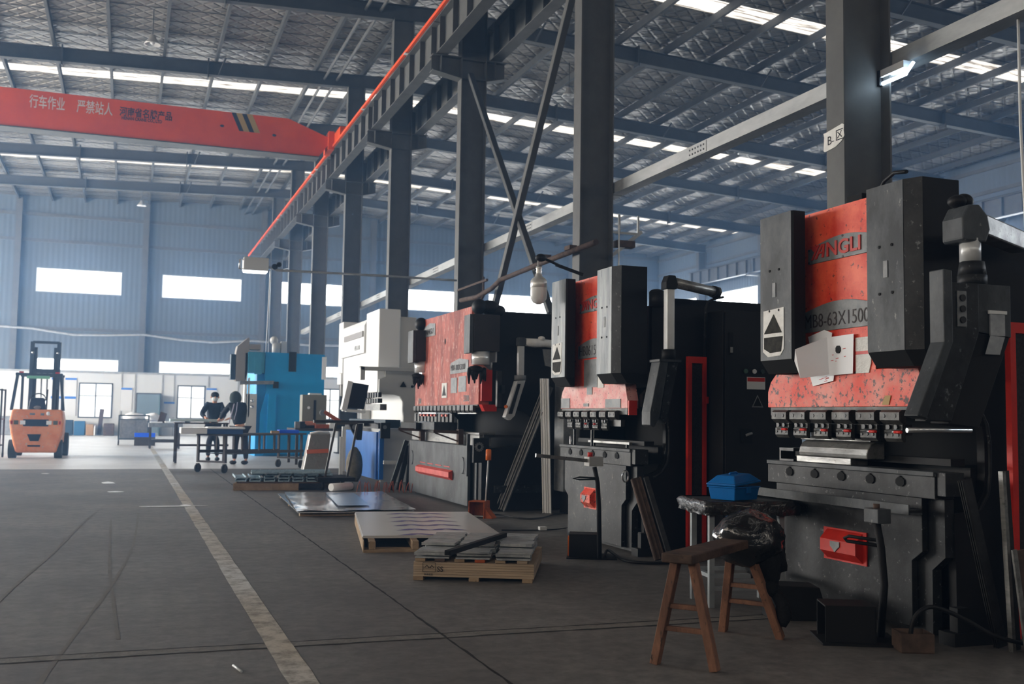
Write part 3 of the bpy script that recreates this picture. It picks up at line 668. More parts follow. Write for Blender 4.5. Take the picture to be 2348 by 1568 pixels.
def small_press(dy, lab, first):
    t = thing('press_brake', lab, 'press brake', (5.0, 5.4+dy, 0))
    Y = lambda v: v+dy
    # side frames with rounded throat
    prof = [(4.33, .02), (6.0, .02), (6.0, 2.30), (4.40, 2.30), (4.40, 1.50), (4.31, 1.42), (4.31, 1.31), (4.42, 1.30), (4.49, 1.26), (4.53, 1.19), (4.545, 1.10), (4.545, .92), (4.53, .82), (4.48, .745), (4.40, .71), (4.33, .70)]
    for y0, y1 in ((4.60, 4.655), (6.13, 6.185)):
        mb = MB().prism(prof, Y(y0), Y(y1), 'y')
        mb.build('side_frame', blk, t)
    rim = [(4.42, 1.33), (4.51, 1.285), (4.56, 1.20), (4.577, 1.10), (4.577, .92), (4.56, .81), (4.50, .72), (4.42, .68)]
    MB().tube([(x, Y(4.597), z) for x, z in rim], .012, 6).build('throat_rim', dk, t)
    MB().box(4.9, 5.95, Y(4.66), Y(6.13), .1, 2.2).build('rear_body', blk2, t)
    MB().box(4.62, 4.9, Y(4.66), Y(6.13), 1.5, 2.28).build('tank', blk2, t)
    # bed
    MB().box(4.20, 4.335, Y(4.61), Y(6.21), .78, .905).build('bed', dk, t, .004)
    MB().box(4.19, 4.34, Y(4.61), Y(6.21), .905, .932).build('bed_rail', dk_l, t, .003)
    MB().box(4.21, 4.34, Y(4.54), Y(4.605), .80, .93).build('bed_end', dk, t, .003)
    for y in (5.95, 5.68, 5.41, 5.14, 4.88):
        MB().prism(octo(Y(y), .862, .036, .026), 4.192, 4.199, 'x').prism([(Y(y)-.006, .885), (Y(y)+.006, .885), (Y(y)+.006, .897), (Y(y)-.006, .897)], 4.192, 4.199, 'x').build('bed_socket', blk2, t)
    # lower body: frame edge plate and apron, both narrowing toward the floor
    MB().prism([(Y(4.61), .78), (Y(4.61), .46), (Y(4.71), .38), (Y(4.71), .02), (Y(6.10), .02), (Y(6.10), .38), (Y(6.2), .46), (Y(6.2), .78)], 4.265, 4.33, 'x').build('body', dk, t)
    MB().prism([(Y(4.73), .78), (Y(4.73), .48), (Y(4.815), .42), (Y(4.815), .05), (Y(6.03), .05), (Y(6.03), .42), (Y(6.12), .48), (Y(6.12), .78)], 4.215, 4.255, 'x').build('apron', dk, t, .003)
    MB().box(4.22, 4.5, Y(4.50), Y(4.62), 0, .07).build('foot', blk, t); MB().box(4.26, 4.34, Y(4.52), Y(4.58), .071, .2).build('foot_bolt', blk, t)
    MB().box(4.3, 4.5, Y(6.186), Y(6.26), 0, .07).build('foot', blk, t)
    # red terminal box on the apron
    y0, y1 = (5.19, 5.60) if first else (5.33, 5.62)
    MB().prism([(4.213, .525), (4.205, .525), (4.150, .468), (4.150, .395), (4.205, .345), (4.213, .345)], Y(y0)+.035, Y(y1)-.035, 'y').box(4.205, 4.213, Y(y0), Y(y1), .335, .535).build('red_box', red_trim if first else red_low, t)
    rbx = KIDS['last']
    yc = (y0+y1)/2+.02
    MB().prism([(Y(yc)-.045, .46), (Y(yc)+.045, .46), (Y(yc)+.045, .43), (Y(yc)+.028, .42), (Y(yc), .395), (Y(yc)-.028, .42), (Y(yc)-.045, .43)], 4.144, 4.149, 'x').build('emblem', plate_m, rbx)
    # ram
    MB().prism([(Y(4.68), 1.295), (Y(4.68), 1.37), (Y(4.73), 1.52), (Y(6.11), 1.52), (Y(6.17), 1.47), (Y(6.205), 1.40), (Y(6.205), 1.295)], 4.20, 4.31, 'x').build('ram', red_low if first else red_pink, t, .003)
    MB().box(4.205, 4.285, Y(4.658), Y(4.678), 1.235, 1.365).build('ram_side', red_trim, t)
    MB().box(4.20, 4.33, Y(5.085), Y(5.86), 1.518, 2.575).build('ram_column', red_p, t)
    # arched plates with lettering
    npl = MB().prism(arch(Y(5.02), Y(5.725), 2.235, 2.33, .055), 4.190, 4.199, 'x').build('name_plate', plate_m, t, .002)
    for y, z in ((5.715, 2.245), (5.715, 2.325), (5.37, 2.375), (5.37, 2.242)):
        MB().cyl((4.187, Y(y), z), (4.191, Y(y), z), .008, n=8).build('plate_bolt', dialm, npl)
    # logo: split Y A then NGLI
    zz = 2.262; yy = Y(5.70)
    def stroke(pts): MB().prism(pts, 4.183, 4.190, 'x').build('logo_letter', red_in, npl)
    stroke([(yy, zz+.085), (yy-.075, zz+.085), (yy-.062, zz+.048), (yy-.045, zz+.048)])
    stroke([(yy-.012, zz-.005), (yy-.032, zz-.005), (yy-.105, zz+.087), (yy-.085, zz+.087)])
    stroke([(yy-.052, zz-.003), (yy-.072, zz-.003), (yy-.142, zz+.088), (yy-.122, zz+.088)])
    stroke([(yy-.125, zz-.0), (yy-.145, zz-.0), (yy-.158, zz+.088), (yy-.138, zz+.088)])
    stroke([(yy-.085, zz+.028), (yy-.1, zz+.04), (yy-.145, zz+.04), (yy-.14, zz+.028)])
    text('lettering', 'NGLI', .128, red_in, npl, (4.186, yy-.168, zz+.001), (0, -1, 0), (0, 0, 1), .003, sx=1.2, bold=.0025)
    y0 = 5.80 if first else 5.76
    mpl = MB().prism(arch(Y(5.02), Y(y0), 1.785, 1.91, .06), 4.190, 4.199, 'x').build('model_plate', plate_m, t, .002)
    text('lettering', 'MB8-63X1500' if first else 'HB0615', .128 if first else .14, engr, mpl, (4.188, Y(y0-.03), 1.812), (0, -1, 0), (0, 0, 1), .001, sx=.86, bold=-.001)
    # cylinder covers
    for kk, (a, b, z1) in enumerate(((5.62, 5.98, 2.57), (4.59, 4.905, 2.555))):
        # (x, y) section: flat front, chamfer toward the near side, long near side
        if kk == 1: sec = [(4.0, Y(4.905)), (4.0, Y(4.60)), (4.045, Y(4.50)), (4.30, Y(4.50)), (4.30, Y(4.905))]
        else: sec = [(4.0, Y(5.99)), (4.0, Y(5.64)), (4.012, Y(5.63)), (4.10, Y(5.63)), (4.10, Y(5.865)), (4.3, Y(5.865)), (4.3, Y(5.99))]
        zb, zt = 1.60, z1
        mb = MB(); n = len(sec)
        mb.prism(sec, zb, zt, 'z'); cov = mb.build('cylinder_cover', blk, t, .004)
        fm_ = dk_l if first else dk_wood; p0, p1 = sec[0][1], sec[1][1]
        MB().box(3.9965, 3.9995, min(p0, p1)+.001, max(p0, p1)-.001, zb+.002, zt-.001).build('front_panel', fm_, cov)
        if kk == 1: MB().add([(3.999, Y(4.60)-.002, zb+.002), (4.043, Y(4.50)-.001, zb+.002), (4.043, Y(4.50)-.001, zt-.001), (3.999, Y(4.60)-.002, zt-.001), (4.002, Y(4.60), zb+.002), (4.045, Y(4.50)+.001, zb+.002), (4.045, Y(4.50)+.001, zt-.001), (4.002, Y(4.60), zt-.001)], [(0,1,2,3),(7,6,5,4),(0,4,5,1),(1,5,6,2),(2,6,7,3),(3,7,4,0)]).build('chamfer_panel', dk, cov)
        # sloping underside
        lo = [(q[0]+(.06 if q[0] < 4.05 else 0), q[1]) for q in sec]
        mb = MB(); vs = [(q[0], q[1], zb) for q in sec]+[(q[0], q[1], 1.515) for q in lo]
        mb.add(vs, [tuple(range(n)), tuple(range(2*n-1, n-1, -1))]+[(i, i+n, (i+1) % n+n, (i+1) % n) for i in range(n)])
        mb.build('cover_base', blk2, t)
        ym = (a+b)/2 if kk else 5.83
        for z in (1.93, 2.20):
            for q in (-.055, .05):
                MB().cyl((3.992, Y(ym)+q, z), (4.002, Y(ym)+q, z), .009, n=8).build('cover_bolt', blk2, cov)
        MB().box(3.992, 3.996, Y(ym)-.02, Y(ym)+.015, 2.02, 2.115).build('cover_label', plate_m, cov)
    # near side of the far cover and near cover read dark
    # warning sticker on the far cover
    tri = mat('sticker olive', (50, 48, 40), .8, 0, (20, 20, 18), 24, .7)
    MB().prism([(Y(5.72), 1.945), (Y(5.95), 1.935), (Y(5.955), 1.66), (Y(5.90), 1.625), (Y(5.76), 1.63), (Y(5.72), 1.67)], 3.993, 3.9962, 'x').build('sticker', paper, t)
    MB().prism([(Y(5.74), 1.78), (Y(5.94), 1.78), (Y(5.83), 1.905)], 3.990, 3.9928, 'x').prism([(Y(5.73), 1.755), (Y(5.94), 1.755), (Y(5.94), 1.68), (Y(5.87), 1.65), (Y(5.75), 1.655)], 3.990, 3.9928, 'x').build('sticker_print', tri, t)
    # clamps under the ram
    MB().box(4.20, 4.30, Y(4.68), Y(6.17), 1.24, 1.294).build('clamp_rail', tool, t)
    ys = [5.925+.0, 5.72, 5.50, 5.275, 5.045, 4.83] if first else [6.04, 5.84, 5.64, 5.44, 5.24, 5.04, 4.84]
    w_ = .165 if first else .135
    for i, y in enumerate(ys):
        clamp_unit(t, Y(y), w_, 4.15, 1.275, first or 0 < i < 6, (first and i < 6) or (not first and i in (3, 4)))
    # punch rail seen behind, back gauge bar and dark rear table
    MB().box(4.22, 4.26, Y(4.85), Y(6.0), 1.13, 1.19).build('punch', tool_d, t)
    MB().box(4.36, 4.46, Y(4.66), Y(6.12), .96, 1.0).box(4.5, 4.85, Y(4.66), Y(6.12), .8, .95).build('back_gauge', blk, t)
    # tray under the bed
    if first:
        MB().box(4.10, 4.19, Y(4.70), Y(6.24), .69, .70).box(4.095, 4.105, Y(4.70), Y(6.24), .69, .745).build('tray', dk_l, t)
        MB().box(4.10, 4.19, Y(4.70), Y(4.86), .70, .715).build('tray_end', tool_d, t)
    return t
press1 = small_press(0, 'nearest black and red press brake with arched logo plate and papers on its ram', True)
press2 = small_press(3.71, 'second black and red press brake with streaky grey covers, directly behind the nearest one', False)
# extra details of the nearest press: metal label, hazard patch
MB().prism([(5.115, 1.72), (5.26, 1.72), (5.26, 1.50), (5.14, 1.50), (5.12, 1.56)], 4.194, 4.1985, 'x').build('data_label', paper, press1)
MB().prism([(5.118, 1.635), (5.26, 1.635), (5.26, 1.615), (5.12, 1.615)], 4.191, 4.1935, 'x').build('red_tape', red_trim, press1)
MB().prism([(4.97, 1.305), (5.03, 1.305), (5.0, 1.36), (4.95, 1.36)], 4.195, 4.199, 'x').build('hazard_patch', tanp, press1)
for (a, b, c, d_) in ((9.33, 9.01, 1.50, 1.77), (9.02, 8.88, 1.49, 1.80)):
    MB().box(4.193, 4.1985, b, a, c, d_).build('data_label', paper if a < 9.1 else plate_m, press2)
for q in ((9.68, 9.90, 1.30, 1.40), (8.52, 8.84, 1.30, 1.38), (9.14, 9.26, 1.43, 1.55), (9.22, 9.34, 1.315, 1.345)): MB().box(4.194, 4.1985, *q).build('tape_patch', plate_m, press2)
# hose on top of the nearest press
MB().tube([(4.25, 5.12, 2.58), (4.25, 5.05, 2.66), (4.24, 4.95, 2.69), (4.2, 4.8, 2.66)], .012).build('hose', black_r, press1)
MB().box(4.22, 4.30, 5.22, 5.36, 2.575, 2.62).ball((4.26, 5.16, 2.61), .035, n=8).build('valve_block', blk2, press1)
# guard frames, cabinet at the right of each press
def guard(y, x0, x1, zt, lab, zb=.03):
    t = thing('guard_frame', lab, 'guard', ((x0+x1)/2, y, 0))
    MB().box(x0, x0+.04, y-.02, y+.02, zb, zt).box(x1-.035, x1, y-.02, y+.02, zb, zt).box(x0+.04, x1-.035, y-.02, y+.02, zt-.06, zt).build('frame', red_trim, t)
    MB().box(x0+.045, x1-.04, y-.005, y+.005, zb, zt-.07).build('mesh_panel', mat('dark mesh', (44, 40, 40), .7, 0, (30, 26, 26), 60, .8), t)
    MB().box(x1-.005, x1+.015, y-.03, y-.01, 1.35, 1.41).build('latch', red_trim, t)
    return t
guard(4.47, 4.595, 4.80, 1.77, 'tall red guard frame at the right side of the nearest press')
guard(8.22, 4.71, 4.90, 1.77, 'tall red guard frame at the side of the second press')
t = thing('control_cabinet', 'tall black electrical cabinet with warning stickers beside the second press', 'cabinet', (5.3, 8.1, 0))
MB().box(4.93, 5.75, 7.98, 8.24, .05, 2.18).build('body', blk, t, .006)
MB().box(4.95, 5.73, 7.965, 7.98, .07, 2.16).build('door', blk, t, .004)
MB().box(4.985, 5.02, 7.95, 7.965, 1.78, 1.98).build('lock', blk2, t); MB().box(4.99, 5.015, 7.945, 7.952, 1.80, 1.85).build('lock_plate', plate_m, t)
for x, m_ in ((5.155, mat('green lamp', (70, 96, 84), .3)), (5.245, white_p), (5.33, mat('dark lamp', (40, 56, 54), .3))):
    MB().cyl((x, 7.965, 1.64), (x, 7.95, 1.64), .02, n=12).build('indicator', m_, t)
MB().box(5.17, 5.36, 7.962, 7.966, 1.48, 1.59).build('safety_label', white_p, t)
MB().box(5.175, 5.355, 7.960, 7.963, 1.55, 1.585).build('label_band', red_trim, t)
MB().prism([(5.22, 1.32), (5.34, 1.32), (5.28, 1.43)], 7.962, 7.966, 'y').build('warning_triangle', plate_m, t)
MB().prism([(5.235, 1.33), (5.325, 1.33), (5.28, 1.415)], 7.960, 7.963, 'y').build('triangle_face', blk2, t)
MB().box(5.11, 5.22, 7.955, 7.966, 1.0, 1.13).build('switch_plate', blk2, t); MB().cyl((5.15, 7.95, 1.07), (5.21, 7.945, 1.09), .012, n=8).build('switch_handle', plate_m, t)
mb = MB().tube([(4.88, 8.2, 1.78), (4.88, 8.19, 2.2), (4.90, 8.18, 2.27), (4.96, 8.17, 2.30), (5.05, 8.16, 2.32)], .012, 8)
solo('conduit', mb, dk, 'grey flexible conduit arching over the red guard of the second press', 'conduit')
# ---- pendants
def elbow_arm(t, x, y, zt, far, m_arm, m_j):
    pass
t = thing('control_pendant', 'large angular grey control pendant hanging from an arm at the nearest press', 'control pendant', (4.0, 4.2, 1.2))
def slab(poly, y0, y1): return MB().prism(poly, y0, y1, 'y')
# body: (x, z) silhouette extruded toward the camera
MB().prism([(3.80, 1.90), (3.985, 1.905), (3.985, 1.66), (3.80, 1.21), (3.64, 1.21), (3.80, 1.62)], 4.05, 4.13, 'y').build('housing', dk, t, .006)
MB().prism([(3.985, 1.905), (4.20, 1.905), (4.20, 1.64), (3.985, 1.66)], 4.06, 4.20, 'y').build('rear_box', dk_l, t, .004)
MB().prism([(3.985, 1.66), (4.20, 1.64), (3.99, 1.18), (3.80, 1.20)], 4.07, 4.20, 'y').build('lower_box', blk, t, .004)
MB().prism([(3.735, 1.96), (3.79, 1.955), (3.79, 1.60), (3.62, 1.22), (3.565, 1.235), (3.735, 1.60)], 4.02, 4.12, 'y').build('screen_hood', dk_l, t, .006)
MB().box(3.84, 3.90, 4.043, 4.05, 1.68, 1.86).build('socket_plate', plate_m, t, .02)
for z in (1.825, 1.77, 1.715): MB().cyl((3.87, 4.034, z), (3.87, 4.044, z), .017, n=12).build('socket', dialm, t)
MB().box(4.055, 4.15, 4.05, 4.058, 1.645, 1.76).add([(4.055, 4.052, 1.645), (4.15, 4.052, 1.64), (4.115, 4.052, 1.55), (4.02, 4.052, 1.55)], [(0, 1, 2, 3)]).build('tape', mat('silver tape', (170, 172, 174), .35, .4, (130, 134, 138), 14, .5), t)
MB().box(4.045, 4.16, 4.045, 4.055, 1.755, 1.772).build('tape_edge', white_p, t)
MB().cyl((4.04, 4.15, 1.905), (4.04, 4.15, 1.96), .072, n=8).cyl((4.04, 4.15, 1.96), (4.04, 4.15, 2.03), .07, .06, n=8).build('swivel', dk, t)
MB().cyl((4.04, 4.16, 2.03), (4.04, 4.16, 2.15), .052, n=8).build('pole', alu, t)
MB().prism([(3.965, 2.13), (4.10, 2.13), (4.13, 2.2), (4.115, 2.27), (4.06, 2.325), (3.99, 2.32), (3.95, 2.25), (3.95, 2.14)], 4.11, 4.26, 'y').build('elbow', dk_l, t, .01)
MB().bar((4.10, 4.19, 2.235), (4.75, 4.52, 2.235), .11, .11).build('arm', raw, t, .01)
MB().ball((4.0, 4.2, 2.35), .05, .05, .035, 10).ball((4.04, 4.2, 2.355), .05, .05, .04, 10).build('black_wrap', black_r, t)
MB().tube([(3.50, 4.02, 1.165), (3.62, 4.0, 1.168), (3.86, 3.99, 1.168)], .012, 10).build('handle', chrome, t)
t = thing('control_pendant', 'slim grey control pendant on a white pole arm at the second press', 'control pendant', (4.4, 7.9, 1.15))
MB().prism([(4.22, 1.69), (4.30, 1.69), (4.22, 1.22), (4.165, 1.13), (4.13, 1.15), (4.13, 1.26)], 7.82, 7.98, 'y').build('housing', dk_l, t, .006)
MB().prism([(4.305, 1.69), (4.41, 1.70), (4.29, 1.16), (4.235, 1.22)], 7.84, 7.98, 'y').build('rear_box', dk, t, .004)
MB().box(4.21, 4.42, 7.81, 7.99, 1.69, 1.71).build('top_plate', dk_l, t)
MB().cyl((4.345, 7.9, 1.71), (4.345, 7.9, 1.80), .062, n=8).build('swivel', blk, t)
MB().box(4.313, 4.385, 7.865, 7.935, 1.80, 2.33).build('pole', alu, t, .006)
MB().prism([(4.295, 2.32), (4.395, 2.32), (4.41, 2.36), (4.385, 2.44), (4.32, 2.44), (4.295, 2.38)], 7.85, 7.95, 'y').build('elbow', blk, t, .006)
MB().cyl((4.39, 7.9, 2.385), (4.90, 8.1, 2.355), .045, n=14).build('arm', raw, t)
MB().cyl((4.90, 8.1, 2.355), (4.96, 8.13, 2.35), .055, .06, n=8).build('arm_end', blk, t)
MB().cyl((4.39, 8.2, 2.2), (4.39, 8.2, 2.33), .07, n=16).ball((4.39, 8.2, 2.33), .07, .07, .03, 10).build('lamp_pot', black_r, t)
# ---- pedal stands
def pedal_stand(fx, fy, lab, orange, post, box_top, grp=None):
    t = thing('pedal_stand', lab, 'foot pedal', (fx, fy, 0))
    ang = math.radians(-25)
    M = Matrix.Translation((fx, fy, 0)) @ Matrix.Rotation(ang, 4, 'Z')
    mb = MB()
    w, d_, h = .27, .22, .20
    mb.box(0, w, 0, .008, .015, h).box(0, w, d_-.008, d_, .015, h).box(w-.008, w, 0, d_, .015, h).box(0, w, 0, d_, h, h+.008)
    mb.build('hood', blk, t, 0, M)
    MB().box(-.02, w+.14, -.03, d_+.1, 0, .012).build('floor_plate', blk, t, 0, M)
    if orange:
        MB().prism([(.03, .02), (.03, .15), (.055, .18), (.155, .18), (.18, .15), (.18, .02), (.165, .02), (.165, .145), (.145, .165), (.065, .165), (.045, .145), (.045, .02)], -.012, -.002, 'x').build('opening_rim', orangep, t, 0, M)
        MB().box(.02, .024, .04, .17, .02, .165).build('opening_back', mat('orange inside', (150, 84, 30), .6), t, 0, M)
        MB().bar((.0, .05, .06), (.0, .15, .075), .02, .012).build('pedal', chrome, t, 0, M)
    p = [Vector(q) for q in post]
    MB().tube(p, .021, 8).build('post', blk, t)
    return t
t = pedal_stand(3.585, 4.765, 'black hooded foot pedal stand with grey button box in front of the nearest press', False,
                [(3.98, 4.80, .01), (4.0, 4.79, .3), (3.99, 4.80, .5), (3.96, 4.80, .64)], .67)
MB().box(3.92, 4.01, 4.74, 4.86, .64, .72).build('button_box', dk_l, t, .004); MB().cyl((3.96, 4.80, .72), (3.96, 4.80, .745), .018, n=12).build('button', rust, t)
MB().tube([(3.98, 4.8, .54), (3.93, 5.0, .545), (3.92, 5.03, .53), (3.93, 5.02, .515), (3.99, 4.8, .51)], .010, 6).build('hanger', blk, t)
t = pedal_stand(3.59, 8.265, 'black foot pedal box with orange opening in front of the second press', True,
                [(3.755, 8.0, .03), (3.745, 8.0, .45), (3.73, 8.0, .66), (3.70, 8.0, .79)], .8)
MB().box(3.63, 3.76, 7.95, 8.06, .80, .88).build('button_box', mat('pale grey box', (168, 168, 166), .5), t, .004); MB().cyl((3.66, 8.0, .88), (3.66, 8.0, .915), .022, n=12).build('button', red_trim, t)
MB().bar((3.64, 8.0, .845), (3.16, 7.98, .89), .02, .03).build('tray_arm', raw, t)
MB().tube([(3.74, 8.0, .70), (3.55, 7.97, .71), (3.49, 7.97, .70), (3.55, 7.97, .69), (3.73, 8.0, .69)], .008, 6).build('hanger', blk, t)
# ---- things on and around the nearest press
t = thing('die_block', 'worn rounded steel die block lying on the bed of the nearest press', 'die', (4.3, 5.6, .93))
MB().prism([(4.23, .932), (4.36, .932), (4.36, .975), (4.23, .975)], 5.36, 5.92, 'y').build('base', raw, t, .004)
MB().prism([(4.21, .976), (4.34, .976), (4.34, 1.08), (4.27, 1.08), (4.235, 1.065), (4.215, 1.035), (4.205, 1.0)], 5.18, 5.86, 'y').build('rounded_bar', raw, t, .006)
MB().box(4.25, 4.33, 5.20, 5.90, 1.081, 1.099).build('top_strip', raw, t, .002)
t = thing('step_block', 'small stepped steel block at the far end of the nearest press bed', 'die', (4.28, 5.99, .93))
MB().box(4.22, 4.34, 5.94, 6.10, .932, .945).box(4.22, 4.34, 6.085, 6.10, .945, 1.02).box(4.22, 4.34, 5.94, 6.085, 1.0, 1.02).build('block', tool_d, t)
for i, (q, m_, lab) in enumerate((([(5.87, 1.60), (5.83, 1.70), (5.72, 1.71), (5.66, 1.745), (5.60, 1.72), (5.62, 1.50), (5.80, 1.47)], 0, 'crumpled white note on the red ram, leftmost of the pinned papers'),
     ([(5.72, 1.755), (5.68, 1.63), (5.50, 1.66), (5.47, 1.765), (5.55, 1.79)], 1, 'small tilted white note highest among the pinned papers'),
     ([(5.64, 1.735), (5.26, 1.745), (5.27, 1.50), (5.62, 1.49)], 2, 'largest square white drawing pinned on the red ram'),
     ([(5.71, 1.50), (5.46, 1.50), (5.47, 1.46), (5.68, 1.43)], 3, 'white note edge peeking out below the other pinned papers'))):
    x = 4.186-.0025*(i if i != 3 else -1)
    t = thing('pinned_paper', lab, 'paper', (x, q[0][0], q[0][1]), 'papers pinned on the ram')
    if i == 0: MB().add([(4.0, 5.615, 1.585), (3.995, 5.60, 1.66), (4.08, 5.56, 1.70), (4.18, 5.52, 1.74), (4.18, 5.50, 1.50), (4.02, 5.58, 1.475)], [(0, 1, 2, 3, 4, 5)]).build('sheet', mat('white paper', (248, 250, 255), .6), t)
    else: MB().prism(q, x-.001, x, 'x').build('sheet', mat('white paper', (248, 250, 255), .6), t)
    r = random.Random(i); sc = MB()
    cy_, cz_ = sum(a for a, _ in q)/len(q), sum(b for _, b in q)/len(q)
    for _ in range(9):
        yy = cy_+r.uniform(-.1, .1)*(1 if i != 3 else .5); zz = cz_+r.uniform(-.07, .06)*(1 if i in (0, 2) else .2); l = r.uniform(.01, .035)
        sc.bar((x-.0012, yy, zz), (x-.0012, yy-l, zz+l*.1), .0008, .004)
    sc.build('scribble', red_in, t)
    if i == 2: MB().prism(octo(5.405, 1.655, .022, .024), x-.008, x-.001, 'x').build('magnet', ink, t)
# long steel bars leaning
def lean(name, a, b, w, h, m, lab, cat, up=(0, 0, 1), lip=False, grp=None):
    t = thing(name, lab, cat, a, grp)
    MB().bar(a, b, w, h, up).build('bar', m, t)
    if lip:
        A, B = Vector(a), Vector(b); d = (B-A).normalized(); u = Vector(up); s = d.cross(u).normalized(); u = s.cross(d).normalized()
        for k in (-.5, 0, .5): MB().bar(A+s*(w*k*.8)+u*(h/2+.006), B+s*(w*k*.8)+u*(h/2+.006), w*.14, .012, up).build('ridge', m, t)
    return t
galv_d = mat('dull steel profile', (132, 132, 132), .5, .2, (104, 104, 104), 5, .4)
lean('punch_bar', (4.46, 4.42, .01), (4.27, 4.46, .90), .035, .055, tool_d, 'long dark punch bar leaning against the side of the nearest press', 'bar', (-1, 0, .3), True)
lean('punch_bar', (4.30, 7.96, .01), (4.20, 8.22, .68), .09, .04, rust, 'short dark steel bar leaning at the side of the second press', 'bar', (-.3, -1, .3), True)
lean('punch_bar', (4.40, 7.95, .01), (4.30, 8.22, .69), .04, .04, tool_d, 'narrow dark bar leaning beside the short bar at the second press', 'bar', (-.3, -1, .3))
lean('steel_plate', (4.50, 4.36, .0), (4.45, 4.37, .95), .06, .012, tool_d, 'dark steel strip standing at the right edge behind a pitted plate', 'plate', (0, -1, .1))
lean('steel_profile', (4.445, 4.33, .0), (4.395, 4.33, .95), .022, .03, raw, 'thin bright steel profile standing at the right edge', 'profile', (0, -1, .1))
lean('pitted_plate', (4.53, 4.24, .0), (4.46, 4.24, .55), .17, .014, rust, 'broad pitted steel plate leaning at the right edge of the photo', 'plate', (0, -1, .1))
MB()
lean('steel_strip', (4.435, 4.22, .0), (4.355, 4.22, .55), .03, .012, raw, 'pale edge strip leaning in front of the pitted plate', 'strip', (0, -1, .1))

# odds and ends on the beds and tray
for nm, a, m_, lab in (('metal_strip', (4.11, 4.17, 4.74, 5.25, .702, .712), raw, 'bright flat metal strip at the near end of the tray under the nearest press bed'),
    ('metal_strip', (4.12, 4.18, 5.28, 5.62, .702, .716), tool, 'dull flat metal strip in the middle of the tray under the nearest press bed'),
    ('metal_strip', (4.11, 4.16, 5.66, 6.1, .702, .710), raw, 'bright flat metal strip at the far end of the tray under the nearest press bed'),
    ('angle_block', (4.22, 4.30, 9.15, 9.75, 1.09, 1.14), raw, 'grey flat bar on two struts above the bed of the second press'),
    ('rule_bar', (4.30, 4.33, 8.55, 9.45, .965, .985), raw, 'thin bright ruled bar above the bed of the second press')):
    t = thing(nm, lab, nm.replace('_', ' '), (a[0], a[2], a[4])); MB().box(*a).build('bar', m_, t)
    if a[4] > .95:
        for y in (a[2]+.08, a[3]-.1): MB().bar((a[0]+.02, y, .933), (a[0]+.02, y, a[4]-.001), .02, .02).build('strut', tool_d, t)
# ================================================================ third press: wide, faded
t = thing('press_brake', 'wide faded brown-red press brake with bare chrome cylinder rods, third from the camera', 'press brake', (5, 14.2, 0))
MB().prism([(4.34, .02), (6.6, .02), (6.6, 2.56), (4.42, 2.56), (4.42, 1.9), (4.36, 1.9), (4.36, 1.33), (4.8, 1.28), (4.95, 1.15), (4.95, .95), (4.8, .84), (4.34, .80)], 12.56, 12.62, 'y').build('side_frame', blk, t)
MB().prism([(4.34, .02), (6.6, .02), (6.6, 2.56), (4.42, 2.56), (4.42, 1.9), (4.36, 1.9), (4.36, 1.33), (4.8, 1.28), (4.95, 1.15), (4.95, .95), (4.8, .84), (4.34, .80)], 15.88, 15.94, 'y').build('side_frame', blk, t)
MB().box(5.2, 6.5, 12.63, 15.87, .1, 2.5).build('rear_body', blk2, t)
MB().box(5.1, 6.6, 12.5, 12.56, 2.545, 2.575).build('frame_edge', dk, t)
MB().box(4.20, 4.36, 12.56, 15.90, .83, .965).build('bed', raw, t, .004); MB().box(4.19, 4.4, 12.54, 15.9, .97, .995).build('bed_rail', raw, t)
MB().box(4.18, 4.22, 12.95, 15.96, .035, .82).build('apron', dk_l, t, .006)
MB().prism([(12.60, .82), (12.60, .03), (15.9, .03), (15.9, .82)], 4.25, 4.32, 'x').build('body', blk, t)
MB().box(4.23, 4.25, 12.74, 12.80, .05, .86).build('edge_strip', dk, t)
for y in (13.12, 15.72):
    MB().tube([(4.175, y+.07, .66), (4.165, y-.01, .655), (4.165, y-.05, .60), (4.165, y-.05, .52), (4.165, y-.01, .455), (4.175, y+.07, .45)], .006, 6).build('apron_hook', blk, t)
MB().prism([(4.178, .465), (4.12, .44), (4.12, .37), (4.178, .33)], 13.62, 15.36, 'y').build('red_box', mat('salmon red paint', (222, 92, 84), .5, 0, (190, 62, 56), 8, .5), t)
for i in range(4): MB().box(4.172, 4.178, 13.75+i*.42, 14.03+i*.42, .50, .512).build('red_slot', red_trim, t)
# ram: tall plate, wider at the bottom
rm = MB().prism([(12.62, 1.355), (12.62, 1.81), (12.96, 1.90), (12.96, 2.65), (15.39, 2.665), (15.39, 1.84), (15.75, 1.68), (15.757, 1.355)], 4.20, 4.34, 'x')
rm.build('ram', red_old, t, .004)
MB().box(4.22, 4.36, 12.555, 12.615, 1.40, 1.80).prism([(4.20, 1.355), (4.40, 1.355), (4.40, 1.27), (4.24, 1.27)], 12.48, 12.60, 'y').build('ram_side', red_trim, t)
MB().prism([(13.04, 1.79), (13.86, 1.785), (13.88, 1.90), (13.84, 1.94), (13.45, 1.985), (13.06, 1.95)], 4.192, 4.199, 'x').build('model_plate', plate_m, t)
text('lettering', 'MB8-100X3200', .11, engr, t, (4.188, 13.84, 1.83), (0, -1, 0), (0, 0, 1), .001, sx=.95)
MB().prism([(14.66, 2.385), (15.28, 2.39), (15.30, 2.50), (15.24, 2.545), (14.95, 2.585), (14.68, 2.56)], 4.192, 4.199, 'x').build('name_plate', plate_m, t)
text('lettering', 'YANGLI', .12, engr, t, (4.188, 15.24, 2.42), (0, -1, 0), (0, 0, 1), .001, sx=1.15, shear=.2)
MB().box(4.193, 4.199, 14.02, 14.27, 1.46, 1.67).build('label', paper, t); MB().prism([(14.05, 1.49), (14.24, 1.49), (14.15, 1.64)], 4.19, 4.193, 'x').build('label_print', blk, t)
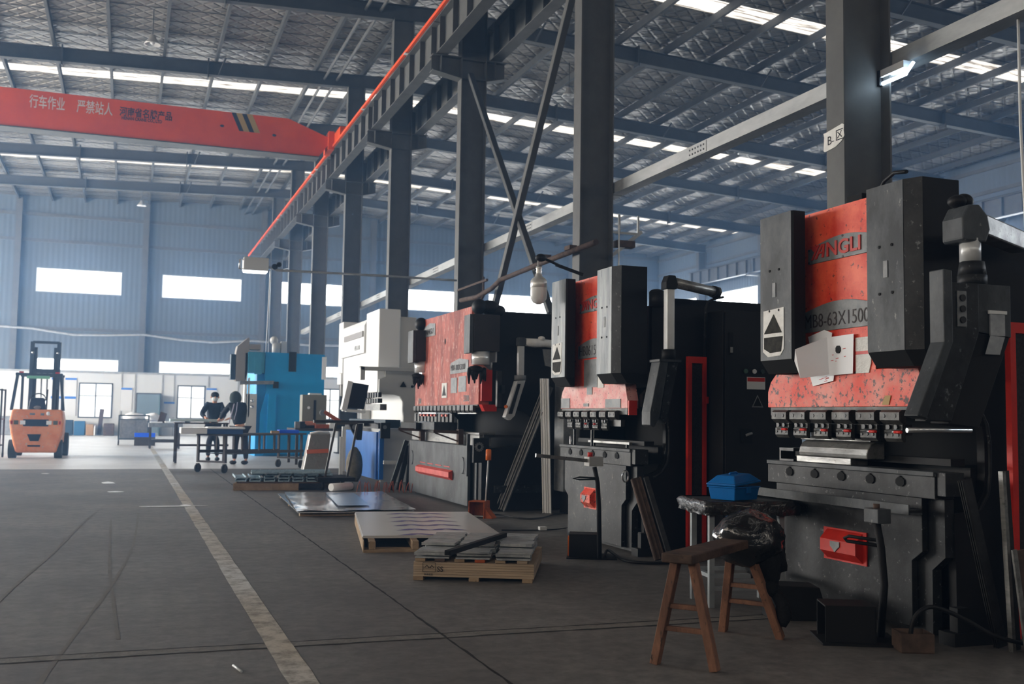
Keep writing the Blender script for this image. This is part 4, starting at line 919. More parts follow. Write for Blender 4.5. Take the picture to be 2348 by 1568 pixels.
MB().box(4.193, 4.199, 13.55, 13.83, 1.52, 1.73).build('label', plate_m, t); MB().box(4.193, 4.199, 13.14, 13.47, 1.53, 1.74).build('label', plate_m, t)
MB().ball((4.2, 14.16, 2.26), .004, .035, .045, 10).build('lifting_hole', blk2, t)
text('lettering', '100', .12, plate_m, t, (4.196, 15.55, 1.385), (0, -1, 0), (0, 0, 1), .001); text('lettering', '3200', .12, plate_m, t, (4.196, 13.25, 1.40), (0, -1, 0), (0, 0, 1), .001)
for kk, (y0, y1) in enumerate(((12.40, 12.66), (15.18, 15.5))):
    MB().box(4.0, 4.05, y0+.01, y1-.01, 2.0, 2.49).build('cylinder_front', dk_l, t, .004)
    MB().box(4.052, 4.40, y0, y1, 2.03, 2.495).build('cylinder_block', mat('brownish black steel', (58, 54, 54), .6, 0, (42, 40, 42), 3, .4), t, .004)
    MB().cyl((4.19, (y0+y1)/2, 2.03), (4.19, (y0+y1)/2, 1.86), .115, n=24).build('piston_rod', mat('bright rod', (236, 238, 240), .2, .3), t)
    rg = MB(); r = random.Random(kk+4)
    rg.ball((4.12, (y0+y1)/2, 1.80), .10, .10, .05, 10)
    for i in range(7):
        x = 4.04+i*.035; rg.tube([(x, y0+.08+r.uniform(0, .1), 1.81), (x+r.uniform(-.02, .02), y0+.1, 1.74), (x+r.uniform(-.02, .02), y0+.12, 1.60+r.uniform(0, .08))], [.03, .026, .01], 6)
    rg.build('oily_rag', black_r, t)
    bg = MB().ball((4.16, (y0+y1)/2, 2.60), .1, .12, .10, 10)
    if kk == 0: bg.ball((4.3, (y0+y1)/2+.02, 2.60), .14, .12, .095, 10).ball((4.42, (y0+y1)/2+.02, 2.56), .1, .12, .08, 10)
    bg.build('black_bag', black_r, t)
MB().box(4.20, 4.32, 12.66, 15.72, 1.315, 1.354).build('clamp_rail', tool, t)
for i in range(16):
    y = 12.70+i*.188
    MB().prism([(4.15, 1.345), (4.19, 1.345), (4.19, 1.25), (4.165, 1.25), (4.15, 1.28)], y, y+.13, 'y').build('clamp_block', tool, t)
    if i > 4:
        MB().box(4.16, 4.2, y-.0, y+.11, 1.12, 1.235).build('punch_holder', tool, t)
    if 5 < i < 14 and i not in (8,): MB().box(4.14, 4.16, y+.02, y+.09, 1.195, 1.225).build('lever_grip', red_low, t)
MB().box(4.2, 4.22, 12.7, 13.5, 1.235, 1.25).build('punch', chrome, t)
# near side details: hand wheel plate and rail
MB().box(4.10, 4.30, 12.47, 12.53, .62, .93).build('side_plate', blk, t)
w = MB()
for i in range(12): a = i*math.pi/6; w.cyl((4.17+.05*math.cos(a), 12.462, .82+.05*math.sin(a)), (4.17+.05*math.cos(a), 12.47, .82+.05*math.sin(a)), .012, n=6)
w.tube([(4.17+.035*math.cos(i*math.pi/8), 12.46, .82+.035*math.sin(i*math.pi/8)) for i in range(17)], .009, 6); w.build('flange', plate_m, t)
MB().box(4.02, 4.06, 12.5, 12.52, .45, .98).build('side_strip', dk_l, t); MB().box(4.4, 5.2, 12.50, 12.55, .24, .33).build('side_rail', dk, t)
MB().box(4.34, 4.40, 12.3, 12.36, 1.33, 1.78).box(4.36, 4.44, 12.3, 12.36, 1.5, 1.6).build('scale_bracket', tool_d, t)
MB().box(4.24, 4.95, 12.50, 12.55, .94, .975).build('rear_table', tool_d, t)
# front support arms
for i, (y, lab) in enumerate(((15.1, 'rusty triangular support arm on the faded press, farther one'), (13.2, 'rusty triangular support arm on the faded press, nearer one'))):
    a = thing('support_arm', lab, 'support arm', (3.9, y, .85), 'support arms on the faded press')
    MB().bar((4.14, y, .99), (3.80, y+.08, 1.0), .07, .04).build('top_bar', rust, a)
    MB().bar((4.12, y, .87), (3.82, y+.08, .98), .05, .02).build('strut', rust, a)
    MB().box(4.11, 4.179, y-.05, y+.05, .83, 1.03).build('mounting', rust, a)
# box lying on the bed
t = thing('steel_box', 'grey steel box with dark sides lying at the far end of the faded press bed', 'box', (4.3, 15.3, 1.0))
MB().box(4.1, 4.45, 14.3, 15.2, .998, 1.115).build('body', dk_l, t, .006); MB().box(4.02, 4.3, 15.0, 15.9, .998, 1.10).build('dark_part', blk, t)
# pendant of the faded press
t = thing('control_pendant', 'pale grey control pendant wrapped in film hanging beside the faded press', 'control pendant', (4.6, 12.3, 1.2))
MB().prism([(4.58, 1.66), (4.70, 1.67), (4.56, 1.22), (4.50, 1.16), (4.43, 1.20)], 12.24, 12.36, 'y').build('housing', alu, t, .008)
MB().prism([(4.59, 1.62), (4.63, 1.62), (4.52, 1.24), (4.47, 1.24)], 12.235, 12.24, 'y').build('screen', dk, t)
MB().cyl((4.645, 12.3, 1.67), (4.645, 12.3, 1.73), .075, n=14).build('swivel', plate_m, t)
MB().box(4.61, 4.685, 12.265, 12.335, 1.73, 2.10).build('pole', alu, t, .004)
MB().box(4.595, 4.70, 12.25, 12.35, 2.10, 2.21).build('elbow', dk_l, t, .015)
MB().tube([(4.70, 12.3, 2.155), (4.85, 12.32, 2.15), (5.0, 12.35, 2.155), (5.2, 12.37, 2.14)], [.05, .056, .05, .055], 12).ball((4.93, 12.3, 2.21), .05, .03, .03, 8).build('wrapped_arm', paper, t)
MB().cyl((4.44, 12.24, 1.33), (4.42, 12.2, 1.33), .022, n=10).build('stop_button', orangep, t)
MB().prism([(4.98, 2.08), (5.15, 2.08), (5.15, 1.84), (5.02, 1.87)], 12.38, 12.40, 'y').build('gusset', plate_m, t)
# pedal with tall rod
t = thing('foot_pedal', 'orange foot pedal with a tall thin rod beside the faded press', 'foot pedal', (3.95, 11.75, 0))
M = Matrix.Translation((3.84, 11.85, 0)) @ Matrix.Rotation(math.radians(-38), 4, 'Z')
opm = mat('dirty orange paint', (188, 90, 38), .55, 0, (142, 66, 30), 14, .5)
MB().box(0, .012, 0, .2, 0, .2).box(0, .20, .19, .2, 0, .2).box(.19, .20, 0, .2, 0, .2).box(0, .2, 0, .2, .19, .2).prism([(.2, .0), (.30, .0), (.2, .12)], .02, .18, 'y').build('hood', opm, t, .003, M)
MB().box(.02, .19, .03, .15, .015, .03).build('pedal', chrome, t, 0, M)
MB().cyl((4.04, 11.80, .2), (4.10, 11.9, .72), .010, n=8).build('rod', alu, t)
MB().cyl((4.10, 11.9, .68), (4.10, 11.9, .80), .034, .034, n=14).ball((4.10, 11.9, .80), .034, .034, .015, 10).build('rod_head', orangep, t)
# profiles leaning near the third press
def channel(name, a, b, w, d_, m, lab, cat):
    t = thing(name, lab, cat, a); A, B = Vector(a), Vector(b)
    mb = MB().bar(A, B, w, .006, up=(-.75, -.66, 0)); dd = (B-A).normalized(); s = dd.cross(Vector((-.75, -.66, 0))).normalized(); u = s.cross(dd).normalized()
    for k in (-.5, -.12, .12, .5): mb.bar(A+s*(w*k)+u*d_*.5, B+s*(w*k)+u*d_*.5, .01, d_, up=u)
    mb.build('profile', m, t); return t
channel('steel_channel', (4.50, 12.55, .03), (4.98, 12.15, 1.60), .125, .03, galv_d, 'dull steel channel leaning diagonally against the faded press', 'channel')
channel('aluminium_profile', (5.02, 12.25, .0), (4.90, 12.1, 1.69), .11, .02, mat('mill aluminium', (240, 241, 242), .4, .1), 'bright white aluminium profile standing upright between the second and third presses', 'profile')
t = thing('grey_cabinet', 'pale grey machine cabinet behind the tooling of the second press', 'cabinet', (5.5, 12.2, 0))
MB().box(5.12, 5.9, 12.0, 12.30, .28, 1.72).build('body', plate_m, t, .01); MB().box(5.2, 5.85, 12.05, 12.28, 0, .279).build('base', blk2, t)
for z, m_ in ((1.30, blk2), (1.18, red_trim)): MB().box(5.35, 5.5, 11.985, 11.995, z, z+.02).build('strip', m_, t)
MB().box(5.34, 5.52, 11.97, 11.995, .94, 1.08).build('switch', blk2, t)
MB().tube([(5.2, 11.99, .99), (5.2, 11.96, .97), (5.2, 11.96, .79), (5.2, 11.99, .77)], .012, 6).build('handle', chrome, t)
for i, (a, b, lab) in enumerate((((3.96, 16.25, .02), (4.22, 16.3, .80), 'dark steel bar leaning between the white and faded presses, left one'), ((4.08, 16.2, .02), (4.24, 16.25, .72), 'black steel bar leaning between the white and faded presses, middle one'), ((4.2, 16.1, .02), (4.27, 16.2, .75), 'black square bar standing against the far end of the faded press'))):
    lean('steel_bar', a, b, .07, .05, dk if i == 0 else blk, lab, 'bar', (0, -1, 0), grp='bars leaning by the faded press')
mb = MB(); r = random.Random(9)
for i in range(16):
    x = 3.35+i*.062; y = 15.9+r.uniform(-.2, .3); a = r.uniform(0, 3)
    mb.tube([(x, y, .01), (x+.02, y, .1+r.uniform(0, .09)), (x+.05, y+.02*math.cos(a), .12+r.uniform(0, .08)), (x+.07, y, .01)], .006, 5)
solo('wire_mesh', mb, mat('rusty copper wire', (166, 84, 60), .6), 'tangled low rusty orange wire mesh on the floor beside the faded press', 'wire', kind='stuff')

# ================================================================ fourth press: white with blue apron
wh = mat('clean white machine paint', (242, 244, 245), .42); lg = mat('light grey machine paint', (206, 207, 206), .5, 0, (194, 195, 194), 3, .3)
blu = mat('royal blue paint', (30, 108, 186), .42, 0, (24, 92, 168), 3, .4); teal_d = mat('dark teal machine part', (30, 52, 66), .5)
t = thing('press_brake', 'white press brake with royal blue apron, fourth from the camera', 'press brake', (4.8, 20, 0))
prof = [(4.30, 0), (4.9, 0), (4.9, 3.0), (4.35, 3.0), (4.35, 1.9), (4.24, 1.85), (4.24, 1.60), (4.36, 1.58), (4.52, 1.58), (4.63, 1.55), (4.69, 1.46), (4.70, 1.18), (4.70, 1.05), (4.62, .96), (4.30, .95)]
for y in (18.42, 22.05): MB().prism(prof, y, y+.08, 'y').build('side_frame', lg, t)
MB().box(4.905, 4.98, 18.40, 22.15, .05, 2.9).build('rear_post', wh, t)
MB().box(4.2, 4.6, 18.38, 19.45, 2.06, 3.13).build('cylinder_cover', wh, t, .02)
MB().box(4.2, 4.6, 21.75, 22.2, 2.07, 3.16).build('cylinder_cover', wh, t, .02)
MB().prism([(4.16, 2.38), (4.45, 2.38), (4.45, 3.02), (4.22, 3.02), (4.16, 2.9)], 19.455, 21.745, 'y').build('front_panel', wh, t, .01)
MB().box(4.135, 4.158, 19.5, 21.3, 2.69, 2.80).build('dark_slot', mat('warm grey strip', (120, 114, 110), .4), t)
text('lettering', 'YAWEI', .1, plate_m, t, (4.15, 21.2, 2.9), (0, -1, 0), (0, 0, 1), .001) if False else None
text('lettering', 'HPE-3100', .13, plate_m, t, (4.152, 20.3, 2.46), (0, -1, 0), (0, 0, 1), .001)
MB().box(4.22, 4.36, 18.5, 21.7, 1.62, 2.379).build('ram', wh, t, .006)
MB().box(4.18, 4.3, 21.75, 22.15, 1.84, 2.06).build('cover_foot', wh, t)
MB().box(4.20, 4.32, 18.15, 19.35, 1.29, 1.40).build('upper_beam', raw, t)
for i in range(6):
    y = 18.2+i*.2
    MB().box(4.17, 4.25, y, y+.13, 1.42, 1.50).build('clamp_block', tool, t); MB().box(4.18, 4.24, y+.02, y+.12, 1.52, 1.61).build('clamp_head', tool_d, t)
MB().box(4.18, 4.22, 18.3, 21.05, .06, .90).box(4.22, 4.30, 18.2, 18.3, .06, .92).build('apron', blu, t, .004)
MB().box(4.2, 4.4, 18.25, 21.3, .96, 1.06).box(4.1, 4.19, 19.0, 21.6, 1.0, 1.05).build('bed', tool_d, t)
MB().box(4.41, 4.69, 18.6, 21.9, .97, 1.12).build('back_gauge', teal_d, t)
MB().box(4.22, 4.39, 18.12, 18.19, .79, 1.07).build('slide_block', blk, t); MB().cyl((4.29, 18.11, .99), (4.29, 18.12, .99), .035, n=14).build('slide_nut', plate_m, t)
MB().prism([(4.62, 1.72), (4.74, 1.72), (4.68, 1.82)], 18.40, 18.418, 'y').cyl((4.85, 18.41, 1.73), (4.85, 18.418, 1.73), .025, n=10).build('warning_mark', blk, t)
MB().box(3.84, 4.82, 18.16, 18.24, 1.99, 2.06).box(3.84, 3.92, 18.16, 18.24, 1.82, 2.06).build('pendant_arm', lg, t, .01)
MB().prism([(3.69, 1.77), (3.98, 1.73), (3.90, 1.30), (3.60, 1.32)], 18.1, 18.2, 'y').build('pendant_screen', mat('dark blue screen', (28, 38, 52), .25), t)
MB().prism([(3.60, 1.80), (3.685, 1.78), (3.595, 1.31), (3.53, 1.26), (3.50, 1.30)], 18.05, 18.22, 'y').prism([(3.59, 1.30), (3.92, 1.28), (3.92, 1.23), (3.58, 1.25)], 18.05, 18.22, 'y').build('pendant_frame', wh, t)
MB().box(4.28, 4.9, 18.1, 18.16, .34, .40).build('side_bar', lg, t)
# support arms in front of it
t = thing('front_slide', 'dark sliding support arm sticking out in front of the white press', 'support arm', (3.9, 18.6, 1.0))
MB().box(3.1, 4.18, 18.5, 18.62, 1.05, 1.10).build('top_bar', tool_d, t); MB().prism([(3.98, 1.045), (3.72, 1.045), (3.78, .92), (3.88, .75), (3.96, .75)], 18.5, 18.6, 'y').build('bracket', blk, t); MB().cyl((3.83, 18.49, .98), (3.83, 18.5, .98), .05, n=12).build('knob', plate_m, t)

# ================================================================ fifth press: teal blue, seen from its end
teal = mat('bright teal blue paint', (0, 160, 222), .45, 0, (0, 142, 206), 1.5, .3)
teal2 = mat('dusty teal paint', (60, 146, 176), .5, 0, (46, 128, 160), 3, .3)
t = thing('press_brake', 'big bright blue press machine showing its flat side plate, farthest of the machines', 'press machine', (4.2, 31, 0))
MB().prism([(3.62, .05), (5.30, .05), (5.28, 2.92), (3.60, 2.94), (3.60, 2.3), (3.66, 1.9), (3.62, 1.70), (3.5, 1.2), (3.5, .7)], 30.0, 30.12, 'y').build('side_plate', teal, t)
MB().box(3.12, 3.58, 29.96, 30.4, 2.34, 2.93).build('front_box', teal2, t, .01); MB().box(3.3, 3.5, 29.94, 29.96, 2.3, 2.93).build('box_panel', teal2, t)
MB().box(3.70, 3.92, 29.9, 30.0, .1, 1.75).build('column_rib', teal, t)
MB().box(5.20, 5.32, 29.9, 29.98, 2.2, 2.85).build('bright_strip', wh, t)
MB().box(3.4, 5.2, 30.12, 33.5, 0, 2.85).build('body', teal, t)
MB().prism([(2.80, 2.1), (3.08, 2.1), (3.15, 2.5), (3.15, 3.33), (3.10, 3.33), (2.82, 3.08), (2.79, 2.9)], 30.0, 30.5, 'y').box(3.155, 3.46, 30.0, 30.4, 3.0, 3.15).build('grey_cover', mat('warm grey housing', (138, 132, 126), .6), t, .01)
MB().box(2.66, 2.785, 30.0, 30.4, 2.14, 2.85).build('teal_box', teal_d, t)
MB().box(3.05, 3.12, 30.0, 30.3, 1.3, 2.9).box(3.16, 3.2, 30, 30.2, 1.1, 2.2).build('slide_rail', wh, t)
MB().bar((2.9, 29.9, 2.05), (3.85, 29.9, 2.08), .1, .1).build('pendant_arm', plate_m, t); MB().box(3.83, 3.97, 29.82, 29.98, 1.92, 2.1).build('arm_joint', blk, t)
MB().box(3.1, 3.4, 30.0, 30.3, .6, 1.75).build('tool_post', lg, t)
MB().ball((3.26, 29.9, 1.55), .05, n=8).ball((3.26, 29.9, 1.38), .05, n=8).build('knob', chrome, t)
t = thing('belt', 'dark strap hanging over the top of the bright blue machine', 'strap', (4.33, 29.88, 2.4))
MB().box(4.24, 4.45, 29.84, 29.89, 2.40, 2.96).box(4.24, 4.45, 29.89, 30.1, 2.945, 2.96).build('strap', blk, t)
t = thing('motor', 'pale round motor standing on top of the bright blue machine', 'motor', (4.05, 30.6, 2.95))
MB().cyl((3.98, 30.6, 2.93), (3.98, 30.6, 3.25), .13, n=16).box(4.1, 4.25, 30.5, 30.7, 2.93, 3.3).ball((3.9, 30.6, 3.32), .12, n=10).build('body', lg, t)

# ================================================================ wooden trestle stool, bundle, table
wood = worn('old oiled wood', (92, 72, 60), (56, 44, 38), (34, 28, 26), 5, .5, (1, 1, 1), chips=.34)
wood_leg = worn('reddish worn wood', (146, 104, 82), (98, 70, 57), (54, 46, 42), 7, .6, (1, 1, .3), chips=.35)
t = thing('wooden_stool', 'long narrow wooden trestle stool with splayed legs, bundle on its far end', 'stool', (2.93, 4.8, 0))
c = Vector((2.50, 4.46, 0)); d = Vector((.796, .605, 0)); n_ = Vector((.605, -.796, 0))
def sp(s, k, z): q = c+d*s+n_*k; return Vector((q.x, q.y, z))
mb = MB().add([sp(0, -.08, .51), sp(0, .08, .51), sp(.98, .075, .51), sp(.98, -.075, .51), sp(0, -.08, .556), sp(0, .08, .556), sp(.98, .075, .556), sp(.98, -.075, .556)], [(0,3,2,1),(4,5,6,7),(0,1,5,4),(1,2,6,5),(2,3,7,6),(3,0,4,7)])
mb.build('seat', wood, t, .006)
feet = [((2.481, 4.636), sp(.10, -.045, .51)), ((2.684, 4.41), sp(.10, .045, .51)), ((3.235, 5.231), sp(.86, -.045, .51)), ((3.431, 4.955), sp(.86, .045, .51))]
legs = []
for (fx, fy), top in feet:
    a = Vector((fx, fy, .002)); legs.append((a, top)); MB().bar(a, top, .042, .05, up=d).build('leg', wood_leg, t, .004)
for i, j, z in ((0, 1, .29), (0, 1, .18), (2, 3, .285), (2, 3, .19)):
    pts = [l[0]+(l[1]-l[0])*(z/.51) for l in (legs[i], legs[j])]
    MB().bar(pts[0], pts[1], .03, .024).build('stretcher', wood_leg, t, .003)
def plastic_mat(name, c, rough, bump, sc):
    m, nt, b = nodes_of(name); b.inputs['Base Color'].default_value = (*lin(c), 1); b.inputs['Roughness'].default_value = rough; b.inputs['Coat Weight'].default_value = .4
    tc = N(nt, 'ShaderNodeTexCoord'); no = N(nt, 'ShaderNodeTexNoise'); no.inputs['Scale'].default_value = sc; no.inputs['Detail'].default_value = 5; no.inputs['Distortion'].default_value = 1.2
    nt.links.new(tc.outputs['Object'], no.inputs['Vector']); bp = N(nt, 'ShaderNodeBump'); bp.inputs['Strength'].default_value = bump; bp.inputs['Distance'].default_value = .03
    nt.links.new(no.outputs['Fac'], bp.inputs['Height']); nt.links.new(bp.outputs[0], b.inputs['Normal']); return m
wrap = plastic_mat('shiny black film', (26, 26, 28), .12, .7, 7)
def lump(c, rx, ry, rz, seed, amp=.12, n=28, M=None):
    from mathutils import noise
    mb = MB(); vs = []
    for i in range(n+1):
        for k in range(n):
            th = math.pi*i/n; ph = 2*math.pi*k/n
            dr = Vector((math.sin(th)*math.cos(ph), math.sin(th)*math.sin(ph), math.cos(th)))
            f = 1+amp*noise.noise(dr*2.2+Vector((seed, seed*.7, 0)))+amp*.5*noise.noise(dr*5+Vector((0, seed, 3)))
            vs.append(Vector((c[0]+rx*dr.x*f, c[1]+ry*dr.y*f, c[2]+rz*dr.z*f)))
    mb.add(vs, [(i*n+k, (i+1)*n+k, (i+1)*n+(k+1) % n, i*n+(k+1) % n) for i in range(n) for k in range(n)], True, M); return mb
t = thing('plastic_bundle', 'shiny black plastic wrapped cushion tied over the far end of the stool', 'bundle', (3.3, 5.1, .56))
lump((3.27, 5.02, .545), .20, .16, .155, 3.1, .14).build('wrapped_cushion', wrap, t)
cl = MB(); r = random.Random(5)
cloth_m = mat('black cloth', (22, 22, 24), .85, 0, (14, 14, 16), 8, .5, bump=.5)
lump((3.40, 5.06, .46), .12, .12, .16, 7.7, .3, 22).build('cloth', cloth_m, t)
cl.tube([(3.34, 5.02, .48), (3.37, 5.0, .38), (3.385, 4.98, .33), (3.37, 4.97, .28)], [.11, .09, .05, .045], 10)
cl.ball((3.365, 4.965, .28), .06, .05, .05, 10)
cl.tube([(3.38, 4.96, .27), (3.425, 4.94, .2), (3.44, 4.93, .12), (3.43, 4.925, .07)], [.03, .04, .045, .012], 8)
cl.build('hanging_cloth', cloth_m, t)
t = thing('small_table', 'small steel leg table covered in crumpled dark film beside the nearest press', 'table', (3.8, 6.0, 0))
u_ = Vector((.98, -.18, 0)); v_ = Vector((.18, .98, 0)); B = Vector((3.56, 5.90, 0))
def tp(a, b_, z): q = B+u_*a+v_*b_; return Vector((q.x, q.y, z))
legm = mat('pale steel leg', (150, 156, 160), .5, .2, (118, 124, 128), 8, .4)
tl = [tp(0, 0, 0), tp(-.0, .335, 0), tp(.48, 0, 0), tp(.48, .335, 0)]
for q in tl: MB().bar(q+Vector((0, 0, .0)), q+Vector((0, 0, .64)), .035, .035, up=v_).build('leg', legm, t)
for i, j, z in ((0, 1, .2), (0, 2, .2), (1, 3, .2), (2, 3, .2), (0, 2, .12)): MB().bar(tl[i]+Vector((0, 0, z)), tl[j]+Vector((0, 0, z)), .03, .025).build('stretcher', legm, t)
a, b_, c_, d_ = tp(-.04, -.05, .64), tp(.56, -.05, .64), tp(.56, .46, .64), tp(-.04, .46, .64)
top = MB().add([a, b_, c_, d_]+[q+Vector((0, 0, .035)) for q in (a, b_, c_, d_)], [(0,3,2,1),(4,5,6,7),(0,1,5,4),(1,2,6,5),(2,3,7,6),(3,0,4,7)])
top.build('tabletop', dk_l, t, .006)
film = MB(); r = random.Random(11)
from mathutils import noise as _nz
per = []
cs = [tp(-.055, -.065, 0), tp(.575, -.065, 0), tp(.575, .47, 0), tp(-.055, .47, 0)]
for i in range(4):
    for k in range(14): per.append(cs[i].lerp(cs[(i+1) % 4], k/14))
m_ = len(per); vs = []
for lv, (z, o) in enumerate(((.682, -.02), (.676, .006), (.65, .014), (.615, .01), (.59, .004))):
    for i, q in enumerate(per):
        nn = _nz.noise(Vector((i*.55, lv*.8, 2))); cc = tp(.26, .2, 0); dr = (q-cc).normalized()
        vs.append(q+dr*(o+nn*.016)+Vector((0, 0, z+nn*.012*(lv > 0)+(-.02*_nz.noise(Vector((i*.3, 9, 1))) if lv == 4 else 0))))
film.add(vs, [(l*m_+i, l*m_+(i+1) % m_, (l+1)*m_+(i+1) % m_, (l+1)*m_+i) for l in range(4) for i in range(m_)], True)
film.build('film_cover', plastic_mat('crumpled dark film', (30, 30, 31), .25, .9, 16), t)
# blue tool box
t = thing('tool_box', 'blue plastic tool box with lid ajar on the small film covered table', 'tool box', (3.7, 5.85, .68))
bx = mat('blue plastic', (8, 108, 182), .32, 0, (0, 92, 164), 4, .3)
M = Matrix.Translation((3.675, 5.80, .684)) @ Matrix.Rotation(math.radians(20), 4, 'Z')
def frust(mb, x0, x1, y0, y1, z0, z1, ix, iy):
    return mb.add([(x0+ix, y0+iy, z0), (x1-ix, y0+iy, z0), (x1-ix, y1-iy, z0), (x0+ix, y1-iy, z0), (x0, y0, z1), (x1, y0, z1), (x1, y1, z1), (x0, y1, z1)], [(0,3,2,1),(4,5,6,7),(0,1,5,4),(1,2,6,5),(2,3,7,6),(3,0,4,7)])
frust(MB(), 0, .26, 0, .22, 0, .085, .012, .012).box(-.006, .266, -.006, .226, .078, .088).build('body', bx, t, .005, M)
ML = M @ Matrix.Translation((.0, 0, .09)) @ Matrix.Rotation(math.radians(-5), 4, 'Y')
MB().box(-.008, .268, -.008, .228, .0, .016).add([(-.004, -.004, .016), (.264, -.004, .016), (.264, .224, .016), (-.004, .224, .016), (.05, .04, .062), (.214, .04, .062), (.214, .18, .062), (.05, .18, .062)], [(0,3,2,1),(4,5,6,7),(0,1,5,4),(1,2,6,5),(2,3,7,6),(3,0,4,7)]).build('lid', bx, t, .006, ML)
MB().tube([(.09, .11, .063), (.10, .11, .072), (.16, .11, .072), (.17, .11, .063)], .007, 8).build('handle', bx, t, 0, ML)
MB().box(.11, .15, -.014, -.006, .045, .088).build('latch', bx, t, .002, M)
# black tapered box on the floor
t = thing('black_box', 'low black sloping metal box on the floor under the small table', 'box', (3.9, 5.4, 0))
M = Matrix.Translation((3.68, 5.42, 0)) @ Matrix.Rotation(math.radians(-20), 4, 'Z')
MB().prism([(0, 0), (.36, 0), (.30, .2), (.02, .21)], 0, .22, 'y', M=None).build('body', blk, t, .006, M)
# basket and things under the press
t = thing('tin_tray', 'rusty square tin tray on the floor before the nearest press', 'tray', (3.95, 4.45, 0))
M = Matrix.Translation((3.84, 4.47, 0)) @ Matrix.Rotation(math.radians(-22), 4, 'Z')
MB().box(0, .17, 0, .006, 0, .1).box(0, .17, .15, .156, 0, .1).box(0, .006, .006, .15, 0, .1).box(.164, .17, .006, .15, 0, .1).box(0, .17, 0, .156, 0, .006).build('tray', rust, t, 0, M)
MB().box(.02, .15, .02, .13, .006, .06).build('scrap', blk, t, .01, M)
cab = [('cable', [(3.92, 4.5, .05), (3.93, 4.48, .17), (4.0, 4.46, .23), (4.1, 4.45, .215), (4.22, 4.41, .16), (4.36, 4.34, .08), (4.6, 4.28, .03), (4.9, 4.2, .02)], .012, 'thick black hose looping over the floor at the nearest press'),
 ('cable', [(3.86, 8.12, .02), (4.0, 8.35, .05), (3.95, 7.95, .02), (4.05, 7.78, .015), (4.3, 7.72, .015), (4.5, 7.75, .015), (4.9, 8.0, .02)], .013, 'grey cable looping on the floor at the second press'),
 ('cable', [(4.07, 11.75, .02), (4.25, 11.95, .02), (4.45, 11.5, .012), (4.7, 11.6, .012), (5.0, 11.95, .012), (5.3, 12.2, .012)], .010, 'black cables on the floor behind the orange pedal'),
 ('cable', [(3.75, 10.42, .01), (4.03, 10.34, .01), (4.3, 10.33, .012), (4.5, 10.4, .02)], .007, 'thin dark cable with a white plug lying before the second press')]
for nm, pts, rr, lab in cab:
    mb = MB(); P_ = [Vector(p) for p in pts]; out = []
    for i in range(len(P_)-1):
        p0, p1, p2, p3 = P_[max(i-1, 0)], P_[i], P_[i+1], P_[min(i+2, len(P_)-1)]
        for s in range(6):
            u = s/6; out.append(.5*((2*p1)+(-p0+p2)*u+(2*p0-5*p1+4*p2-p3)*u*u+(-p0+3*p1-3*p2+p3)*u**3))
    out.append(P_[-1])
    for q in out: q.z = max(q.z, rr)
    solo(nm, mb.tube(out, rr, 7), black_r if rr > .011 else dk, lab, 'cable')
t = thing('plug', 'small white plug on the thin cable before the second press', 'plug', (4.17, 10.3, 0)); MB().box(4.13, 4.21, 10.28, 10.34, .013, .05).build('body', white_p, t, .004)
t = thing('crank_handle', 'bright ring handle on the bed corner of the second press', 'handle', (4.28, 8.2, .7))
MB().tube([(4.1+.03*math.cos(i*.628), 8.22, .70+.05*math.sin(i*.628)) for i in range(11)], .008, 6).build('ring', chrome, t)

# hanging bulb at the second press
t = thing('bulb_lamp', 'big frosted bulb lamp hanging from a black rod beside the second press', 'lamp', (3.81, 9.6, 2.3))
MB().lathe([(.0, 2.715), (.03, 2.71), (.032, 2.69), (.026, 2.675), (.032, 2.66), (.026, 2.645), (.034, 2.63), (.036, 2.61), (.065, 2.59), (.083, 2.565), (.085, 2.50), (.082, 2.495)], (3.81, 9.6, 0), 24).build('socket', lamp_white, t)
MB().lathe([(.082, 2.497), (.084, 2.43), (.078, 2.38), (.055, 2.345), (.02, 2.33), (0, 2.328)], (3.81, 9.6, 0), 24).build('bulb', mat('frosted glass', (222, 224, 224), .25), t)
MB().tube([(3.80, 9.6, 2.71), (3.80, 9.6, 2.77), (3.795, 9.6, 2.80)], .006, 6).build('cord', white_p, t)
MB().ball((3.83, 9.6, 2.80), .06, .05, .04, 10).cyl((3.85, 9.6, 2.80), (4.05, 9.62, 2.735), .014, n=8).bar((4.0, 9.62, 2.745), (4.3, 9.62, 2.66), .02, .03).build('rod', black_r, t)

# ================================================================ floor goods
ply = worn('plywood edge', (186, 164, 138), (158, 138, 116), (104, 90, 78), 4, .7, (.4, .4, 14), chips=.3)
timber = worn('rough pallet timber', (170, 146, 118), (138, 116, 92), (90, 76, 64), 4, .75, chips=.3)
plate = worn('cut steel plate', (172, 174, 174), (142, 145, 146), (92, 92, 92), 9, .45, chips=.3, metal=.05)
t = thing('pallet', 'low plywood pallet stamped SS carrying cut steel plates, nearest on the floor', 'pallet', (2.4, 7.7, 0))
O = Matrix.Translation((2.005, 7.47, 0)) @ Matrix.Rotation(math.radians(-25), 4, 'Z')
for x in (.0, .41, .80): MB().box(x, x+.075, .0, 1.08, 0, .03).build('runner', timber, t, .003, O)
for i in range(6): MB().box(-.0+.001*(i % 2), .885, .004*(i % 3), 1.08, .03+i*.0175, .046+i*.0175).build('plywood_sheet', ply, t, 0, O)
for x, m_ in ((.01, timber), (.155, rust), (.30, timber), (.45, opm), (.60, timber), (.76, paper)): MB().box(x, x+.075, .015, 1.05, .136, .158).build('batten', m_ if m_ is not paper else ply, t, .002, O)
stamp = mat('black stamp ink', (34, 30, 30), .8)
ox = O @ Matrix.Identity(4)
uu = O.to_3x3() @ Vector((1, 0, 0))
def stamp_o(x, z): return O @ Vector((x, -.0035, z))
text('lettering', 'SS', .052, stamp, t, stamp_o(.175, .068), uu, (0, 0, 1), .0006)
